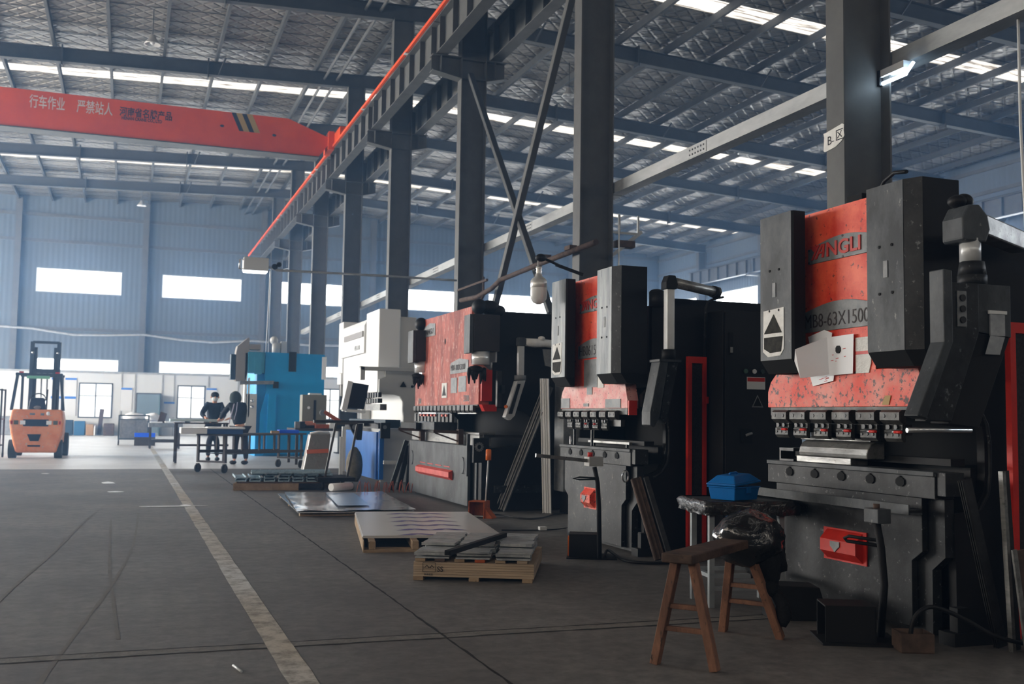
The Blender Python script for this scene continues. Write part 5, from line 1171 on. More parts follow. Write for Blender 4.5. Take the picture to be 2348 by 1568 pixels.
text('lettering', '本本区区', .017, stamp, t, stamp_o(.08, .040), uu, (0, 0, 1), .0006)
MB().box(.07, .165, -.003, -.001, .063, .066).box(.07, .165, -.003, -.001, .128, .131).box(.07, .073, -.003, -.001, .066, .128).box(.162, .165, -.003, -.001, .066, .128).box(.085, .15, -.003, -.001, .090, .093).bar((.085, -.002, .094), (.10, -.002, .112), .001, .004).bar((.10, -.002, .112), (.118, -.002, .094), .001, .004).bar((.125, -.002, .094), (.137, -.002, .112), .001, .004).bar((.137, -.002, .112), (.152, -.002, .094), .001, .004).build('stamp_frame', stamp, t, 0, O)
r = random.Random(21); kk = 0
lays = ['bottom', 'second', 'third', 'top']
for ci, x0 in enumerate((.02, .31, .60)):
    for ri in range(4):
        for li in range(4 if ri > 0 else 3):
            cx, cyy = x0+.125+r.uniform(-.02, .02), .13+ri*.25+r.uniform(-.02, .02); z = .159+li*.022+.0
            pts = []
            n = 20; a0 = r.uniform(-.06, .06)
            for i in range(n):
                s = i/n*4; e = int(s); f = s-e
                hx, hy = .125, .112
                q = [(-hx+2*hx*f, -hy), (hx, -hy+2*hy*f), (hx-2*hx*f, hy), (-hx, hy-2*hy*f)][e]
                j = r.uniform(-.008, .010); q = (q[0]*(1+j*6), q[1]*(1+j*6)); pts.append((cx+q[0]*math.cos(a0)-q[1]*math.sin(a0), cyy+q[0]*math.sin(a0)+q[1]*math.cos(a0)))
            mb = MB().prism(pts, z, z+.012+.008*(li % 2), 'z')
            o = mb.build('cut_plate', plate, None, 0, O)
            tag(o, 'cut steel plate, %s layer, %s column, %s row on the nearest pallet' % (lays[li], ['left', 'middle', 'right'][ci], ['front', 'second', 'third', 'rear'][ri]), 'steel plate', 'cut plates on the nearest pallet')
t = thing('steel_tube', 'dark square steel tube lying across the cut plates on the nearest pallet', 'tube', (2.4, 7.1, .26))
tb0, tb1 = Vector((2.10, 6.93, .262)), Vector((2.86, 7.88, .262))
MB().bar(tb0, tb1, .045, .035).build('tube', blk, t, .003); MB().bar(tb0-(tb1-tb0)*.004, tb0-(tb1-tb0)*.001, .03, .022).build('open_end', blk2, t)
# second pallet with film covered sheets
t = thing('pallet', 'timber pallet with protruding bearers under the film covered steel sheets', 'pallet', (2.7, 10.3, 0))
O2 = Matrix.Translation((2.01, 9.20, 0)) @ Matrix.Rotation(math.radians(-10), 4, 'Z')
MB().box(0, 1.27, -.14, 0.06, 0, .022).box(0, 1.27, 1.1, 1.25, 0, .022).box(0, 1.27, 2.2, 2.35, 0, .022).box(-.01, .0, -.14, 2.35, 0, .1).build('bottom_board', timber, t, .003, O2)
for x in (.04, .42, .92, 1.20): MB().box(x, x+.06, -.13, 2.4, .023, .095).build('bearer', timber, t, .004, O2)
def sheet_mat(name, c, rough, metal, blue):
    m, nt, b = nodes_of(name); L = nt.links.new; b.inputs['Metallic'].default_value = metal; b.inputs['Roughness'].default_value = rough
    tc = N(nt, 'ShaderNodeTexCoord'); no = N(nt, 'ShaderNodeTexNoise'); no.inputs['Scale'].default_value = 2.2; no.inputs['Detail'].default_value = 5; no.inputs['Distortion'].default_value = 1.5
    L(tc.outputs['Object'], no.inputs['Vector']); bp = N(nt, 'ShaderNodeBump'); bp.inputs['Strength'].default_value = .25; bp.inputs['Distance'].default_value = .02; L(no.outputs['Fac'], bp.inputs['Height']); L(bp.outputs[0], b.inputs['Normal'])
    b.inputs['Base Color'].default_value = (*lin(c), 1); return m
film_s = sheet_mat('filmed steel sheet', (204, 201, 198), .28, .1, 0); mir = sheet_mat('mirror steel sheet', (224, 226, 228), .16, .6, 0)
for i in range(3):
    t = thing('steel_sheet', ['large steel sheet under white film, bottom of three on the timber pallet', 'large steel sheet under white film, middle of three on the timber pallet', 'large film covered steel sheet printed with purple zigzags, top of three'][i], 'steel sheet', (2.6, 10.3, .1), 'sheets on the timber pallet')
    MB().box(-.01+.004*i, 1.265, .10+.003*i, 2.42, .096+.008*i, .103+.008*i).build('sheet', film_s, t, 0, O2)
purp = mat('purple print', (104, 96, 150), .5)
for j in range(6):
    mb = MB(); y = .12+j*.4; z = .1205
    for (x, w_, f) in ((.42, .22, 1), (.72, .22, 1)):
        mb.add([(x-.10, y, z), (x+.02, y, z), (x+w_*.55, y+.13, z), (x+w_*.55-.1, y+.13, z)], [(0, 1, 2, 3)]); mb.add([(x+w_*.55-.1, y+.131, z+.0002), (x+w_*.55, y+.131, z+.0002), (x+w_+.06, y, z+.0002), (x+w_-.06, y, z+.0002)], [(0, 1, 2, 3)])
    mb.build('print', purp, t, 0, O2)
# mirror sheets further back
O3 = Matrix.Translation((1.89, 12.32, 0)) @ Matrix.Rotation(math.radians(-3), 4, 'Z')
t = thing('pallet', 'flat low timber skid under the mirror bright sheets', 'pallet', (2.6, 13.8, 0))
MB().box(.05, 1.3, .1, .2, 0, .045).box(.05, 1.3, 1.5, 1.6, 0, .045).box(.05, 1.3, 2.8, 2.9, 0, .045).build('skid', timber, t, 0, O3)
mb = MB(); nx, ny = 14, 26; vs = []
from mathutils import noise as nz
for j in range(ny+1):
    for i in range(nx+1):
        x = i/nx*1.42+.0+j/ny*.12; y = j/ny*3.0; e = min(i, nx-i, j)/3
        h = .07+.008*nz.noise(Vector((x*2.5, y*1.6, 0)))+(.012*(1-e) if e < 1 else 0)*abs(nz.noise(Vector((x*6, y*5, 3))))*2
        vs.append((x, y, h))
mb.add(vs, [(j*(nx+1)+i, j*(nx+1)+i+1, (j+1)*(nx+1)+i+1, (j+1)*(nx+1)+i) for j in range(ny) for i in range(nx)], True)
mb.box(.02, 1.40, .02, 2.95, .046, .056)
t = thing('steel_sheet', 'mirror bright steel sheets with crinkled film edge lying on the floor', 'steel sheet', (2.6, 13.8, .05))
mb.build('sheet', mir, t, 0, O3)
MB().add([(.55, .5, .0875), (.95, .5, .0875), (1.06, 2.6, .0875), (.66, 2.6, .0875)], [(0, 1, 2, 3)]).build('blue_film', sheet_mat('blue film', (150, 190, 232), .2, .2, 0), t, 0, O3)
t = thing('paper_roll', 'white roll lying at the far edge of the mirror bright sheets', 'roll', (3.0, 15.2, .09)); MB().cyl((2.80, 15.1, .15), (3.14, 15.35, .15), .055, n=20).build('roll', wh, t)
# pallet with blue grey steel strips
t = thing('pallet', 'small timber pallet loaded with blue-grey steel strips at mid distance', 'pallet', (2.3, 17, 0))
O4 = Matrix.Translation((1.58, 16.75, 0)) @ Matrix.Rotation(math.radians(-8), 4, 'Z')
MB().box(0, 1.0, 0, .06, 0, .11).box(0, 1.3, 1.0, 1.1, 0, .11).box(0, 1.5, .5, .6, .0, .09).build('block', timber, t, .004, O4); MB().box(.05, 1.65, .02, 1.1, .111, .13).build('deck', rust, t, 0, O4)
strip_m = worn('blue grey steel strip', (178, 204, 216), (142, 166, 180), (66, 78, 88), 5, .42, chips=.36, metal=.05)
r = random.Random(4); sn = 0
pos = ['lowest layer', 'second layer', 'third layer', 'top layer']
for lv in range(4):
    for i in range(6 if lv < 3 else 3):
        x = .02+i*.22+(.25 if lv > 1 else 0); y = .1+lv*.13; L_ = .85 if lv < 2 else 1.25
        a = r.uniform(-.12, .12) if lv < 3 else r.uniform(1.3, 1.5)*-1
        Mq = O4 @ Matrix.Translation((x if lv < 3 else .25+.0*i, y if lv < 3 else .35+.16*i, .132+lv*.04)) @ Matrix.Rotation(a, 4, 'Z')
        o = MB().box(0, .17, 0, L_, 0, .012).box(0, .012, 0, L_, .012, .034).box(.158, .17, 0, L_, .012, .034).build('steel_strip', strip_m, None, 0, Mq)
        tag(o, 'blue-grey flanged steel strip on the mid distance pallet, %s, %d from left' % (pos[lv], i+1), 'steel strip', 'steel strips on the small pallet')
# platform trolley
t = thing('platform_trolley', 'dark platform trolley with tall slanted tube handles before the white press', 'trolley', (3.15, 17.0, 0))
tube_m = mat('dark tube', (74, 72, 70), .5)
MB().box(2.85, 3.45, 16.5, 17.4, .14, .2).build('platform', blk, t); 
for a, b_ in (((3.0, 16.75, .18), (3.16, 16.75, 1.06)), ((3.36, 16.75, .18), (3.51, 16.75, 1.06))): MB().bar(a, b_, .035, .035).build('handle_tube', tube_m, t)
MB().bar((3.16, 16.75, 1.05), (3.51, 16.75, 1.07), .035, .035).build('handle_bar', tube_m, t)
for x, y in ((2.92, 16.6), (3.38, 16.6), (2.92, 17.3), (3.38, 17.3)): MB().cyl((x, y, .065), (x+.04, y, .065), .065, n=16).build('wheel', black_r, t)
t = thing('foam_sack', 'tall grey film wrapped sack with orange tape leaning before the blue machine', 'sack', (3.05, 17.9, .2))
MB().add([(2.80, 17.9, .02), (3.24, 17.9, .02), (3.24, 18.2, .02), (2.80, 18.2, .02), (2.95, 17.95, .86), (3.3, 17.95, .88), (3.3, 18.2, .88), (2.95, 18.2, .86)], [(0,3,2,1),(4,5,6,7),(0,1,5,4),(1,2,6,5),(2,3,7,6),(3,0,4,7)]).build('wrapped_body', plastic_mat('grey film', (136, 132, 126), .35, .8, 8), t, .02)
MB().bar((2.89, 17.915, .56), (3.26, 17.915, .58), .012, .07).build('orange_tape', mat('orange tape', (226, 116, 84), .5), t); MB().bar((3.05, 17.88, .14), (3.14, 17.88, .14), .012, .08).build('orange_tape', MATS['orange tape'], t)
MB().tube([(2.95, 17.98, .87), (3.1, 17.97, .90), (3.28, 17.98, .885)], .02, 8).build('white_rim', wh, t)
t = thing('cardboard_box', 'battered brown cardboard sack standing before the royal blue apron', 'carton', (3.87, 18.55, 0))
lump((3.87, 18.65, .29), .15, .14, .33, 2.2, .12, 16).build('body', mat('crumpled brown card', (146, 138, 120), .8, 0, (108, 100, 86), 8, .5, bump=.4), t)
t = thing('white_post', 'slim white post standing before the blue apron', 'post', (3.5, 18.0, 0)); MB().box(3.47, 3.53, 17.97, 18.03, 0, .82).build('post', wh, t); MB().box(3.42, 3.58, 17.92, 18.08, 0, .012).build('base', wh, t)
# ================================================================ work carts
ct = mat('dark brown cart steel', (70, 62, 58), .6, 0, (50, 44, 42), 8, .4)
def wheel(t, x, y, r_, M):
    MB().cyl((x-.018, y, r_), (x+.018, y, r_), r_, n=18).build('wheel', black_r, t, 0, M); MB().box(x-.025, x+.025, y-.03, y+.03, r_, r_*2.1).build('caster', ct, t, 0, M)
Oc = Matrix.Translation((1.37, 22.05, 0)) @ Matrix.Rotation(math.radians(-45), 4, 'Z')   # x: width, y: length
t = thing('work_cart', 'long dark wheeled work cart with panels and tools on top, nearest to the lane', 'cart', (2.5, 22.7, 0))
for x, y in ((0, 0), (.68, 0), (0, 2.62), (.62, 2.62)):
    MB().bar((x, y, .2), (x, y, .74), .045, .045).build('leg', ct, t, 0, Oc); wheel(t, x, y, .085, Oc)
for y in (.55, 1.1, 1.6, 2.1):
    for x in (0, .66): MB().bar((x, y, .40), (x, y, .74), .035, .035).build('upright', ct, t, 0, Oc)
MB().box(-.02, .70, -.05, 2.7, .74, .775).build('tabletop', ct, t, 0, Oc)
MB().bar((0, 0, .42), (0, 2.62, .38), .05, .06).bar((.66, 0, .42), (.66, 2.62, .38), .05, .06).bar((0, 0, .22), (.68, 0, .22), .04, .04).bar((0, 2.62, .22), (.62, 2.62, .22), .04, .04).box(0, .66, .3, 2.5, .36, .375).build('lower_frame', ct, t, 0, Oc)
t = thing('packed_sheet', 'white folded panel overhanging the left end of the long work cart', 'panel', (1.3, 21.8, .78)); MB().box(1.0, 1.5, 21.6, 22.3, .778, .90).build('panel', wh, t, .01)
t = thing('packed_board', 'blue edged flat panel with white top on the long work cart', 'panel', (1.85, 21.8, .78)); MB().box(1.502, 2.2, 21.65, 22.35, .778, .875).build('board', mat('navy panel', (52, 84, 128), .5), t); MB().box(1.0+.502, 2.24, 21.62, 22.35, .876, .915).build('foam_top', wh, t, .015)
t = thing('blue_tray', 'bright blue plastic tray at the right end of the long work cart', 'tray', (3.3, 23.3, .78)); MB().box(3.12, 3.55, 23.1, 23.5, .776, .85).build('tray', mat('bright blue plastic', (20, 92, 226), .4), t, .01)
t = thing('pale_block', 'pale block lying beside the blue tray on the long work cart', 'block', (3.0, 23.2, .78)); MB().box(2.93, 3.1, 22.95, 23.1, .776, .83).build('block', timber, t)
# second table with pale sheet where the workers stand
t = thing('bending_table', 'low table with a pale bluish sheet before the masked worker', 'table', (1.7, 26.2, 0))
for x, y in ((1.1, 25.9), (2.25, 25.9), (1.1, 26.6), (2.25, 26.6)): MB().bar((x, y, 0), (x, y, .93), .05, .05).build('leg', ct, t)
MB().box(1.05, 2.3, 25.85, 26.65, .93, .96).box(1.05, 2.3, 25.86, 25.9, .4, .45).build('tabletop', ct, t)
t = thing('pale_sheet', 'pale bluish metal sheet lying on the table of the masked worker', 'sheet', (1.5, 26, .98)); MB().box(.95, 2.1, 25.9, 26.6, .985, 1.045).box(1.3, 1.4, 26.0, 26.4, .961, .984).box(1.75, 1.85, 26.0, 26.4, .961, .984).build('sheet', mat('pale cyan sheet', (196, 216, 220), .4), t)
# cage trolley, third table
t = thing('cage_trolley', 'tall wire cage trolley with white bags, left of the third table far away', 'trolley', (.25, 40, 0))
cgm = mat('dark teal tube', (66, 74, 78), .5)
for x, y in ((-.28, 39.6), (.72, 39.6), (-.28, 40.6), (.72, 40.6)): MB().bar((x, y, .2), (x, y, 1.08), .05, .05).build('post', cgm, t); MB().cyl((x-.02, y, .09), (x+.02, y, .09), .09, n=14).build('wheel', black_r, t)
MB().bar((-.28, 39.6, 1.06), (.72, 39.6, 1.06), .05, .05).bar((-.28, 39.6, .92), (.72, 39.6, .92), .04, .04).bar((-.28, 39.6, .23), (.72, 39.6, .23), .06, .06).bar((-.28, 40.6, 1.06), (.72, 40.6, 1.06), .05, .05).box(-.28, .72, 39.6, 40.6, .2, .23).build('rails', cgm, t)
MB().box(-.24, .68, 40.0, 40.02, .25, .9).build('mesh_panel', plate_m, t)
t = thing('white_bag', 'white bag lying in the top of the cage trolley', 'bag', (.2, 40.2, 1)); lump((.22, 40.3, 1.02), .38, .25, .14, 4, .2, 14).build('bag', wh, t)
t = thing('white_bag', 'white sheet draped over the right corner of the cage trolley', 'bag', (.8, 40.2, 1)); lump((.85, 39.9, 1.0), .26, .22, .16, 8, .25, 14).build('bag', wh, t)
t = thing('blue_crate', 'bright blue crate at the foot of the cage trolley', 'crate', (.6, 39.3, .25)); MB().box(.25, .95, 39.2, 39.5, .30, .45).build('crate', MATS['bright blue plastic'], t, .01); MB().box(.25, .95, 39.2, 39.5, .0, .299).build('stand', ct, t)
t = thing('steel_table', 'grey steel table with white parts on top, beside the cage trolley', 'table', (1.15, 36.4, 0))
for x, y in ((.72, 36.1), (1.62, 36.1), (.72, 36.9), (1.62, 36.9)): MB().bar((x, y, .0), (x, y, .72), .06, .06).build('leg', ct, t)
MB().box(.66, 1.72, 36.0, 37.0, .70, .84).build('tabletop', plate_m, t); MB().box(.72, 1.62, 36.1, 36.9, .2, .3).build('shelf', ct, t)
t = thing('white_part', 'flat white part on the left of the grey steel table', 'part', (.9, 36.3, .84)); MB().box(.7, 1.08, 36.1, 36.5, .841, .88).build('part', wh, t, .01)
t = thing('white_part', 'longer white part on the right of the grey steel table', 'part', (1.4, 36.3, .84)); MB().box(1.16, 1.66, 36.1, 36.5, .841, .90).build('part', wh, t, .01)
t = thing('dark_board', 'dark slotted board propped upright on the grey steel table', 'board', (1.2, 36.8, .84)); MB().bar((1.05, 36.8, .845), (1.14, 36.9, 1.18), .22, .03, up=(0, -1, 0)).build('board', rust, t)
# cluttered bench before the blue machine
t = thing('work_bench', 'cluttered dark workbench in front of the bright blue machine', 'bench', (4.3, 25.5, 0))
MB().box(3.75, 5.3, 25.0, 26.4, .80, .86).build('benchtop', ct, t)
for x, y in ((3.8, 25.05), (5.2, 25.05), (3.8, 26.3), (5.2, 26.3)): MB().bar((x, y, 0), (x, y, .8), .06, .06).build('leg', ct, t)
t = thing('electric_box', 'grey-green steel cabinet with a round window on the workbench', 'cabinet', (4.4, 26.0, .86)); MB().box(4.02, 4.62, 25.8, 26.2, .862, 1.68).build('body', mat('grey green steel', (132, 132, 120), .5), t, .01); MB().cyl((4.18, 25.78, 1.36), (4.18, 25.8, 1.36), .035, n=14).build('gauge', wh, t); MB().box(4.30, 4.36, 25.78, 25.8, 1.0, 1.55).build('lock_bar', blk, t)
MB().box(4.2, 4.5, 25.85, 26.1, 1.68, 1.72).build('papers', paper, t)
for nm, a, lab in (('orange_case', (3.98, 4.28, 25.3, 25.5, .93, 1.03), 'small orange case on the workbench, left one'), ('orange_case', (4.25, 4.6, 25.1, 25.35, .862, .96), 'small orange case on the workbench, right one')):
    tt = thing(nm, lab, 'case', (a[0], a[2], a[4])); MB().box(*a).build('case', opm if 'right' in lab else mat('pale orange', (212, 130, 96), .5), tt, .01)
    if 'left' in lab: MB().box(a[0], a[1], a[2], a[3], .862, .928).build('stand', blk, tt)
t = thing('cut_off_saw', 'orange cut off saw with slanted arm on the workbench', 'saw', (4.7, 25.3, .9))
MB().bar((4.45, 25.2, 1.27), (4.85, 25.2, 1.03), .12, .09).build('arm', opm, t, .01); MB().box(4.62, 4.9, 25.1, 25.4, .862, .95).build('base', blk, t); MB().bar((4.75, 25.25, .95), (4.75, 25.25, 1.12), .06, .06).build('post', blk, t); MB().cyl((4.42, 25.15, 1.24), (4.42, 25.22, 1.24), .07, n=16).build('blade_guard', plate_m, t)
r = random.Random(33)
for i, (x, lab) in enumerate(((3.8, 'grey tool head at the left end of the cluttered workbench'), (3.9, 'dark vice on the cluttered workbench before the orange case'), (4.62, 'pale bent bracket hanging over the workbench edge'), (4.95, 'dark motor part at the right end of the cluttered workbench'))):
    t = thing('machine_part', lab, 'machine part', (x, 25.1, .86))
    MB().box(x-.05, x+.08, 25.03, 25.2, .861, .95+r.uniform(0, .12)).cyl((x, 25.1, .9), (x+.12, 25.1, .93), .04, n=10).build('body', [plate_m, blk, wh, blk][i], t, .01)
# floor rubbish by the far partition
for (x0, x1, z1, m_, nm, lab) in ((-3.2, -2.5, .75, teal_d, 'bin', 'dark bin by the far partition right of the forklift'), (-2.45, -1.95, .7, mat('steel blue', (40, 92, 130), .5), 'bin', 'blue bin by the far partition'), (-1.9, -1.55, .55, mat('brown card', (160, 128, 96), .7), 'carton', 'brown carton by the far partition under the window'), (-1.53, -1.47, .5, wh, 'white_bucket', 'white bucket by the far partition under the window'), (-1.1, -.6, .6, rust, 'scrap_pile', 'brown scrap box by the far partition'), (-6.2, -5.2, .9, plate_m, 'crate', 'grey crate by the far partition at the left edge'), (-4.9, -4.3, .9, MATS['steel blue'], 'drum', 'blue drum by the far partition left of the forklift')):
    t = thing(nm, lab, nm.replace('_', ' '), (x0, 55, 0)); MB().box(x0, x1, 55.2, 55.8, 0, z1).build('body', m_, t, .03)
t = thing('plank', 'dark plank leaning on the far partition under the left window', 'plank', (-1.3, 55.9, 0)); MB().bar((-1.30, 55.7, .02), (-1.22, 56.15, 1.3), .2, .04, up=(0, -1, 0)).build('plank', rust, t)
t = thing('rack_trolley', 'dark rack trolley partly cut by the left photo edge', 'trolley', (-3.2, 27.5, 0))
for x, y in ((-3.25, 28.4), (-2.93, 28.4), (-3.25, 29.2), (-2.93, 29.2)): MB().bar((x, y, .08), (x, y, 1.72), .04, .04).build('post', ct, t); MB().cyl((x-.02, y, .07), (x+.02, y, .07), .07, n=12).build('wheel', black_r, t)
MB().box(-3.25, -2.93, 28.4, 29.2, .3, .33).box(-3.25, -2.93, 28.4, 29.2, .95, .98).box(-3.25, -2.93, 28.4, 29.2, 1.68, 1.71).build('shelves', ct, t)
for i, (x, y, w_, l) in enumerate(((-.33, 18.6, .18, .5), (-.2, 16.6, .2, .2), (.22, 14.0, .8, .10), (.72, 14.1, .1, .14), (-1.45, 21.6, .1, .1))):
    solo('film_scrap', MB().prism([(x, y), (x+w_*.6, y-.03), (x+w_, y+.04), (x+w_*.8, y+l*.6), (x+w_*.3, y+l), (x-.04, y+l*.5)], .002, .006, 'z'), wh, ['pale film scrap on the floor left of the lane, farther one', 'small pale scrap on the floor left of the lane, middle one', 'long thin white film scrap on the floor left of the lane, nearest one', 'white scrap lying on the lane line', 'tiny pale scrap on the floor at the left side'][i], 'scrap', 'film scraps on the floor')
t = thing('pen_offcut', 'small thin pale offcut lying on the near floor left of the lane', 'offcut', (.53, 5.1, 0)); MB().cyl((.515, 5.16, .007), (.54, 5.03, .007), .006, n=8).build('offcut', alu, t)
# ================================================================ forklift
org = worn('scuffed orange paint', (240, 158, 110), (226, 134, 86), (208, 176, 150), 2.5, .45, chips=.37)
fk = mat('forklift dark steel', (52, 62, 70), .5)
t = thing('forklift', 'orange forklift seen from behind at the left, mast standing', 'forklift', (-2.1, 29.5, 0))
Fx = -2.12; Fy = 28.6
def fo(pts, y0, y1, nm, m_, bv=.0): MB().prism([(Fx+a, b) for a, b in pts], y0, y1, 'y').build(nm, m_, t, bv)
fo([(-.47, .14), (.47, .14), (.52, .35), (.60, .62), (.62, .92), (.58, 1.18), (.52, 1.22), (-.55, 1.22), (-.61, 1.18), (-.64, .92), (-.60, .62), (-.53, .35)], Fy, Fy+.75, 'counterweight', org, .05)
fo([(-.32, .80), (.26, .80), (.26, .97), (-.32, .97)], Fy-.012, Fy-.001, 'grille', mat('navy grille', (24, 34, 50), .4), .0)
fo([(-.22, .60), (.10, .60), (.05, .43), (-.15, .43)], Fy-.012, Fy-.001, 'tow_recess', blk2)
fo([(-.20, .33), (.09, .33), (.09, .29), (-.20, .29)], Fy-.012, Fy-.001, 'tow_slot', blk2)
for s, nm in ((-1, 'l'), (1, 'r')):
    c0 = Fx-.03
    MB().box(c0+s*.30-.06, c0+s*.30+.06, Fy-.014, Fy-.001, .84, .94).build('headlight', wh, t); MB().box(c0+s*.45-.05, c0+s*.45+.05, Fy-.014, Fy-.001, .84, .94).build('side_light', mat('olive lens', (92, 88, 58), .3), t); MB().box(c0+s*.55-.02, c0+s*.55+.02, Fy-.014, Fy-.001, .85, .93).build('tail_light', red_trim, t)
    MB().cyl((c0+s*.44, Fy+.28, .22), (c0+s*.62, Fy+.28, .22), .24, n=24).build('rear_wheel', mat('dusty tyre', (52, 56, 58), .8), t, .02)
    MB().cyl((c0+s*.45, Fy+1.9, .30), (c0+s*.68, Fy+1.9, .30), .31, n=24).build('front_wheel', MATS['dusty tyre'], t, .02)
    MB().bar((c0+s*.60, Fy+.3, 1.2), (c0+s*.50, Fy+.45, 2.14), .07, .08, up=(0, 1, 0)).build('guard_post', fk, t)
    MB().bar((c0+s*.50, Fy+1.7, 1.0), (c0+s*.48, Fy+1.55, 2.12), .06, .07, up=(0, 1, 0)).build('guard_post', fk, t)
    MB().box(c0+s*.42-.05, c0+s*.42+.05, Fy+.40, Fy+.46, 2.14, 2.18).build('rear_lamp', red_trim, t)
    MB().box(c0+s*.33-.05, c0+s*.33+.05, Fy+2.1, Fy+2.24, .3, 3.05).build('mast_rail', fk, t)
    MB().box(c0+s*.24-.035, c0+s*.24+.035, Fy+2.14, Fy+2.26, .3, 2.9).build('inner_rail', fk, t)
    MB().ball((c0+s*.31, Fy+2.05, 2.75), .035, n=8).build('roller', chrome, t)
    MB().cyl((c0+s*.07, Fy+2.1, .5), (c0+s*.07, Fy+2.1, 2.2), .02, n=8).build('lift_cylinder', chrome, t)
MB().box(Fx-.62, Fx+.55, Fy+.76, Fy+2.0, .35, .8).build('chassis', org, t, .03)
MB().box(Fx-.58, Fx+.52, Fy+.38, Fy+.46, 2.08, 2.14).box(Fx-.56, Fx+.50, Fy+1.5, Fy+1.6, 2.08, 2.14).box(Fx-.35, Fx+.3, Fy+2.08, Fy+2.2, 3.0, 3.07).box(Fx-.35, Fx+.3, Fy+2.1, Fy+2.2, 2.2, 2.32).build('cross_bars', fk, t)
for i in range(6): MB().bar((Fx-.45+i*.17, Fy+.45, 2.12), (Fx-.45+i*.17, Fy+1.55, 2.12), .03, .03).build('roof_bar', fk, t)
MB().box(Fx-.32, Fx+.22, Fy+.375, Fy+.38, 2.0, 2.075).build('green_label', mat('pale green label', (120, 182, 150), .5), t)
fo([(-.28, 1.21), (.14, 1.21), (.10, 1.50), (.06, 1.52), (-.2, 1.52), (-.24, 1.48)], Fy+.65, Fy+.8, 'seat', mat('navy seat', (28, 34, 46), .6), .03)
MB().ball((Fx-.06, Fy+.64, 1.27), .09, .01, .05, 10).build('seat_badge', plate_m, t)
MB().ball((Fx+.24, Fy+.0, 1.12), .045, .02, .05, 10).build('lamp', wh, t)
MB().box(Fx-.18, Fx-.06, Fy-.006, Fy, 1.08, 1.13).box(Fx+.07, Fx+.15, Fy-.006, Fy, 1.07, 1.13).build('lettering', plate_m, t)
MB().bar((Fx+.1, Fy+1.4, 1.2), (Fx+.1, Fy+1.6, 1.75), .03, .03).bar((Fx+.33, Fy+1.4, 1.2), (Fx+.33, Fy+1.6, 1.75), .03, .03).tube([(Fx-.1+.18*math.cos(i*.52), Fy+1.35+.06*math.sin(i*.52), 1.5+.14*math.sin(i*.52)) for i in range(13)], .014, 6).build('steering', blk, t)

# ================================================================ people
def skin_body(name, J, E, R, m, parent, sub=1):
    """one continuous skinned surface from joints J, edges E, radii R (root first)"""
    me = bpy.data.meshes.new(name); me.from_pydata([tuple(q) for q in J], E, [])
    o = bpy.data.objects.new(name, me); C.objects.link(o)
    sk = o.modifiers.new('skin', 'SKIN'); sk.use_smooth_shade = True
    for i, r_ in enumerate(R):
        rr = r_ if isinstance(r_, tuple) else (r_, r_); me.skin_vertices[0].data[i].radius = rr
    me.skin_vertices[0].data[0].use_root = True
    ss = o.modifiers.new('sub', 'SUBSURF'); ss.levels = sub; ss.render_levels = sub
    bpy.context.view_layer.update(); dg = bpy.context.evaluated_depsgraph_get()
    nm = bpy.data.meshes.new_from_object(o.evaluated_get(dg)); bpy.data.objects.remove(o)
    nm.materials.clear(); nm.materials.append(m)
    off = Vector(parent['_o'])
    for v in nm.vertices: v.co -= off
    for p in nm.polygons: p.use_smooth = True
    q = bpy.data.objects.new(name, nm); C.objects.link(q); q.parent = parent; q['_o'] = parent['_o']
    return q
skin_m = mat('skin', (214, 160, 134), .55); navy = mat('navy work jacket', (34, 46, 60), .8, 0, (24, 34, 46), 9, .4, bump=.3); navy2 = mat('dark work jacket', (24, 34, 44), .8, 0, (16, 24, 32), 9, .4, bump=.3)
trous = mat('dark trousers', (34, 38, 48), .85); shoe = mat('black shoe', (22, 22, 24), .6); hairm = mat('black hair', (22, 20, 22), .7); maskm = mat('white face mask', (222, 228, 230), .7); refl = mat('silver piping', (176, 174, 196), .4)
